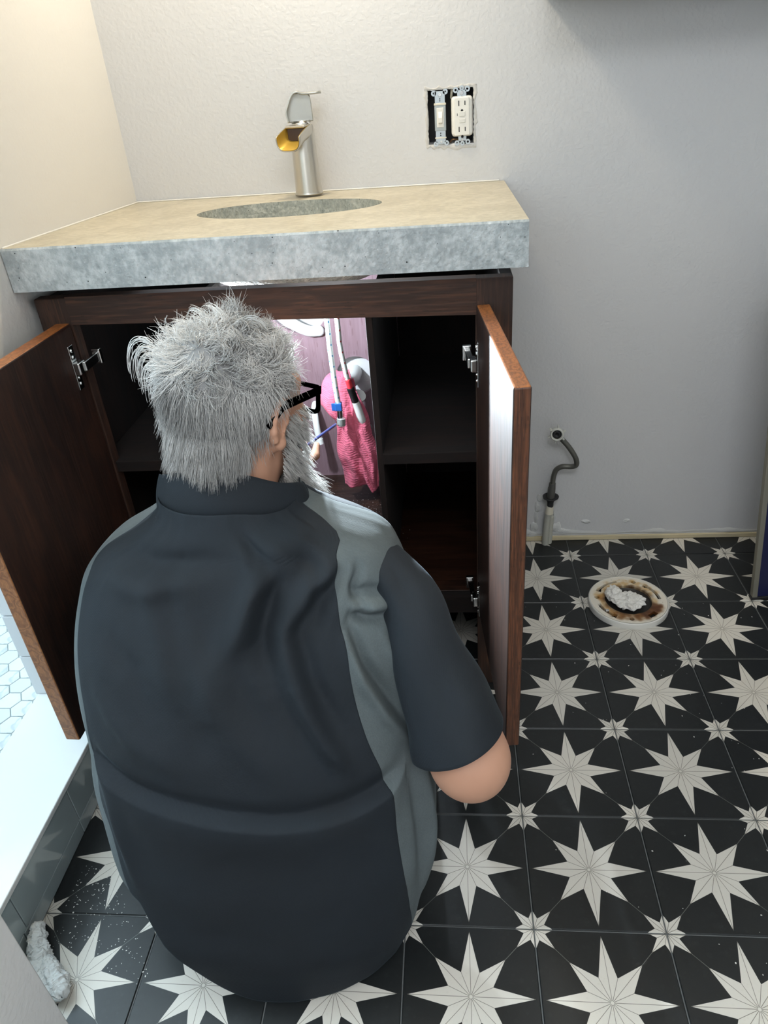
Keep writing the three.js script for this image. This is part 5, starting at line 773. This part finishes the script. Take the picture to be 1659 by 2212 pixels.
  // loose curls on his left side and crown
  for (let i = 0; i < 90; i++) {
    const lock = i % 9, side = lock < 6, base = side ? [-0.077 - 0.004 * q(), 0.035 + lock * 0.012 + 0.006 * g3(), -0.04 - 0.008 * lock + 0.008 * g3()] : [(lock - 7) * 0.03 + 0.01 * g3(), 0.118, -0.02 + 0.01 * g3()];
    let dir = side ? V(-1, 0.55, -0.25) : V(0.3 * (lock - 7), 1, -0.1); dir.x += 0.12 * g3(); dir.y += 0.12 * g3(); dir.normalize(); const axis = side ? V(0.2, 0.1, 1).normalize() : V(0.1, 0.2, 1).normalize(), N = 12, L = (side ? 0.075 : 0.06) * (0.85 + 0.3 * q()), c = V(...base), pts = [];
    for (let k = 0; k < N; k++) { pts.push(toW(c.x, c.y, c.z)); c.addScaledVector(dir, L / (N - 1)); dir.applyAxisAngle(axis, (side ? 0.3 : (lock === 8 ? -0.25 : 0.25)) * (0.9 + 0.2 * q())); }
    const sh = 0.62 + 0.2 * q(); list.push({ pts, w: 0.00075, c: [sh, sh, sh * 0.98] });
  }
  const core = mesher((X, Y, Z) => { const [x, y, z] = toH(X, Y, Z); let d = ellipsoid(x, y, z, [0, 0.033, -0.016], [0.0835, 0.096, 0.104]); const nk = capsule(x, y, z, [0, -0.03, -0.038], [NK[0], NK[1] + 0.02, NK[2] + 0.01], 0.0665, 0.062); d = smin(d, nk, 0.03); d = Math.max(d, z - 0.05 + 0.7 * Math.max(0, 0.08 - y)); d = Math.max(d, 0.6 * (x - 0.055 + 0.6 * Math.max(0, -0.03 - y)) - 3 * Math.max(0, y + 0.03)); d = Math.max(d, 0.4 * (z + 0.034 - Math.max(0, (y - 0.015)) * 6)); return Math.max(d, -(y + 0.07)); }, [HC.x, HC.y - 0.02, HC.z + 0.02], 0.17, 90);
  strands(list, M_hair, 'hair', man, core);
  // beard
  const bl = []; made = 0; tries = 0;
  const bc = [0.004, -0.145, 0.062], br = [0.066, 0.1, 0.048];
  while (made < 8500 && tries++ < 60000) {
    const th = q() * Math.PI * 2, cz = q() * 2 - 1, sq = Math.sqrt(1 - cz * cz), d = [Math.cos(th) * sq, cz, Math.sin(th) * sq]; let p = [bc[0] + d[0] * br[0], bc[1] + d[1] * br[1], bc[2] + d[2] * br[2]], n = V(...d), long = 1;
    if (q() < 0.42) { const s = q() < 0.5 ? -1 : 1, y = lerp(-0.115, 0.0, q()), z = lerp(0.006, 0.072, q()); p = [s * (0.066 + 0.006 * (1 - z / 0.06)), y, z]; n = V(s, -0.1, 0.2).normalize(); long = 0.45; } else if (d[1] > 0.35) continue;
    const L = rr(0.024, 0.05) * long * (0.7 + 0.6 * q()); let dir = V(n.x * 0.9, n.y * 0.5 - 0.85, n.z * 0.6 + 0.1); dir.x += 0.35 * g3(); dir.z += 0.3 * g3(); dir.y += 0.2 * g3(); dir.normalize();
    const ck = clump(p, 0.011), N = 6, pts = [], c = V(...p), ax2 = V(g3(), g3(), g3()).normalize(), bend = 0.16 * g3(); for (let i = 0; i < N; i++) { const f = 0.7 * (i / (N - 1)); pts.push(toW(c.x + ck[0] * f, c.y + ck[1] * f, c.z + ck[2] * f)); c.addScaledVector(dir, L / (N - 1)); dir.applyAxisAngle(ax2, bend + 0.05); }
    const sh = clamp(0.62 + 0.3 * (q() - 0.4), 0.2, 0.85); bl.push({ pts, w: 0.00055 * (0.7 + 0.6 * q()), c: [sh, sh * 0.985, sh * 0.95] }); made++;
  }
  const bcore = mesher((X, Y, Z) => { const [x, y, z] = toH(X, Y, Z); let d = ellipsoid(x, y, z, bc, [br[0] - 0.002, br[1] - 0.002, br[2] - 0.002]); return smin(d, capsule(Math.abs(x), y, z, [0.055, -0.02, 0.035], [0.05, -0.09, 0.05], 0.0135, 0.02), 0.02); }, toW(0, -0.12, 0.06), 0.13, 70);
  strands(bl, M_hair, 'beard', man, bcore);
}
// ---- glasses
{
  const bar = (a, b, w, h, r = 0.0012) => { const A = V(...a), B = V(...b), L = A.distanceTo(B), g = box(-w / 2, -h / 2, 0, w / 2, h / 2, L, r), z = B.clone().sub(A).normalize(), x = V(0, 1, 0).cross(z).normalize(), y = V().crossVectors(z, x); g.applyMatrix4(new THREE.Matrix4().makeBasis(x, y, z).setPosition(A)); return g; };
  const H = (g) => { const m = new THREE.Matrix4().makeBasis(HR, HU, HF).setPosition(HC); g.applyMatrix4(m); return g; };
  const fz = 0.103, rim = (s) => { const o = new THREE.Shape(), P = (S, w, h, r) => { S.moveTo(-w + r, -h); S.lineTo(w - r, -h); S.quadraticCurveTo(w, -h, w, -h + r); S.lineTo(w, h - r * 0.5); S.quadraticCurveTo(w, h, w - r * 0.5, h); S.lineTo(-w + r * 0.5, h); S.quadraticCurveTo(-w, h, -w, h - r * 0.5); S.lineTo(-w, -h + r); S.quadraticCurveTo(-w, -h, -w + r, -h); }; P(o, 0.031, 0.0225, 0.012); const i = new THREE.Path(); P(i, 0.0265, 0.0175, 0.01); o.holes.push(i); const g = new THREE.ExtrudeGeometry(o, { depth: 0.004, bevelEnabled: true, bevelThickness: 0.0006, bevelSize: 0.0006, bevelSegments: 2 }); g.rotateY(s * 0.08); g.translate(s * 0.0385, -0.002, fz); return boxUV(g); };
  const M_fr = MP({ color: new THREE.Color().setRGB(0.01, 0.01, 0.011), roughness: 0.25, clearcoat: 0.5 });
  const gl = inMan('glasses', [H(rim(-1)), H(rim(1)), H(bar([-0.009, 0.008, fz + 0.003], [0.009, 0.008, fz + 0.003], 0.004, 0.006))], M_fr);
  for (const s of [-1, 1]) part('temple', [H(bar([s * 0.0705, 0.014, fz + 0.002], [s * 0.0925, 0.021, -0.012], 0.0034, 0.0125)), H(bar([s * 0.0925, 0.021, -0.012], [s * 0.086, -0.004, -0.042], 0.0034, 0.008))], M_fr, gl);
  const lens = new THREE.ShapeGeometry((() => { const S = new THREE.Shape(); S.absellipse(0, 0, 0.0268, 0.0178, 0, 6.283); return S; })(), 24);
  for (const s of [-1, 1]) { const g = box(-0.0266, -0.0176, 0, 0.0266, 0.0176, 0.0015, 0.0006); g.rotateY(s * 0.08); g.translate(s * 0.0385, -0.002, fz + 0.0012); part('lens', H(g), MP({ color: 0xffffff, transmission: 1, thickness: 0, roughness: 0.03, ior: 1.5 }), gl, 'clear lens'); }
}
// screwdriver held in the left hand
{
  const s = thing('screwdriver', 'screwdriver with a blue shaft held in the left hand, pointing at the hose nut', 'screwdriver', ROD[1]);
  part('shaft', tube([ROD[0], ROD[1], [-0.64, 0.4845, 0.268]], 0.0034, 20, 12), MP({ color: new THREE.Color().setRGB(0.06, 0.08, 0.24), roughness: 0.35, clearcoat: 0.4 }), s, 'blue shaft');
  const dir = [ROD[2][0] - ROD[1][0], ROD[2][1] - ROD[1][1], ROD[2][2] - ROD[1][2]];
  part('handle', place(lathe([[0, 0], [0.006, 0], [0.0085, 0.008], [0.007, 0.018], [0.0095, 0.03], [0.0105, 0.06], [0.009, 0.078], [0, 0.082]], 20), [-0.638, 0.4842, 0.264], dir), M_black, s);
  part('tip', place(new THREE.CylinderGeometry(0.0012, 0.0036, 0.012, 10), ROD[0], [0.38, -0.04, -0.92]), M_chrome, s);
}
// pink rag draped over the drain elbow, in two hanging layers
{
  const b = dataTex(256, 256, (u, v) => 0.4 + 0.1 * Math.sin(v * 6.283 * 24 + 9 * noise2(u * 6, v * 6, 6)) + 0.5 * fbm2(u * 12, v * 30, 3, [12, 30])); b.repeat.set(6, 6);
  const M_rag = MP({ color: new THREE.Color().setRGB(0.66, 0.14, 0.22), roughness: 0.95, bumpMap: b, bumpScale: 0.002, sheen: 0.3, sheenColor: new THREE.Color(1, 0.4, 0.5), side: THREE.DoubleSide });
  const R = thing('pink_rag', 'crumpled pink rag draped over the white drain elbow inside the cabinet', 'rag', [-0.56, 0.45, 0.06]);
  const layer = (rows, amp, seed, nu, nv) => { const X = rows.map((r) => r[0]); return shell(gridGeo(nu, nv, (u, v) => { const at = (k) => pchip(v, X, rows.map((r) => r[k])), xl = at(1), xr = at(2), y = at(3), z = at(4), dz = at(5); const w = Math.sin(u * 11 + v * 3 + seed) * 0.5 + Math.sin(u * 23 - v * 5 + seed * 2) * 0.25 + (fbm2(u * 5 + seed, v * 7, 3, 0, seed) - 0.5) * 1.6; return [lerp(xl, xr, u) + 0.003 * Math.sin(v * 14 + seed), y + at(6) * (u - 0.5), z + dz * Math.sin(u * Math.PI) + amp * w * (0.35 + 0.65 * v), u * 0.2, v * 0.3]; }), nu, nv, 0.0022); };
  // v, left x, right x, y, z, bulge, tilt
  part('front_layer', layer([[0, -0.592, -0.556, 0.568, 0.02, 0.012, 0], [0.12, -0.606, -0.546, 0.562, 0.05, 0.014, 0], [0.3, -0.622, -0.546, 0.53, 0.068, 0.016, -0.02], [0.45, -0.626, -0.548, 0.505, 0.076, 0.02, -0.03], [0.62, -0.612, -0.55, 0.478, 0.078, 0.02, -0.035], [0.8, -0.59, -0.545, 0.452, 0.078, 0.016, -0.03], [1, -0.576, -0.54, 0.435, 0.076, 0.012, -0.02]], 0.0075, 3, 50, 60), M_rag, R);
  part('hanging_layer', layer([[0, -0.59, -0.548, 0.55, 0.03, 0.01, 0], [0.2, -0.59, -0.53, 0.5, 0.07, 0.016, 0], [0.45, -0.592, -0.515, 0.44, 0.078, 0.022, 0], [0.7, -0.592, -0.503, 0.375, 0.078, 0.024, 0], [0.9, -0.59, -0.495, 0.318, 0.074, 0.022, 0.0], [1, -0.588, -0.492, 0.29, 0.07, 0.02, 0.02]], 0.009, 8, 60, 80), M_rag, R);
  part('side_flap', layer([[0, -0.562, -0.535, 0.53, 0.062, 0.01, 0], [0.3, -0.552, -0.51, 0.46, 0.088, 0.014, 0], [0.6, -0.54, -0.495, 0.39, 0.095, 0.016, 0.0], [0.85, -0.528, -0.492, 0.325, 0.098, 0.012, 0.02], [1, -0.516, -0.5, 0.285, 0.1, 0.006, 0.02]], 0.006, 5, 36, 70), M_rag, R);
}
renderer.render(scene, camera);
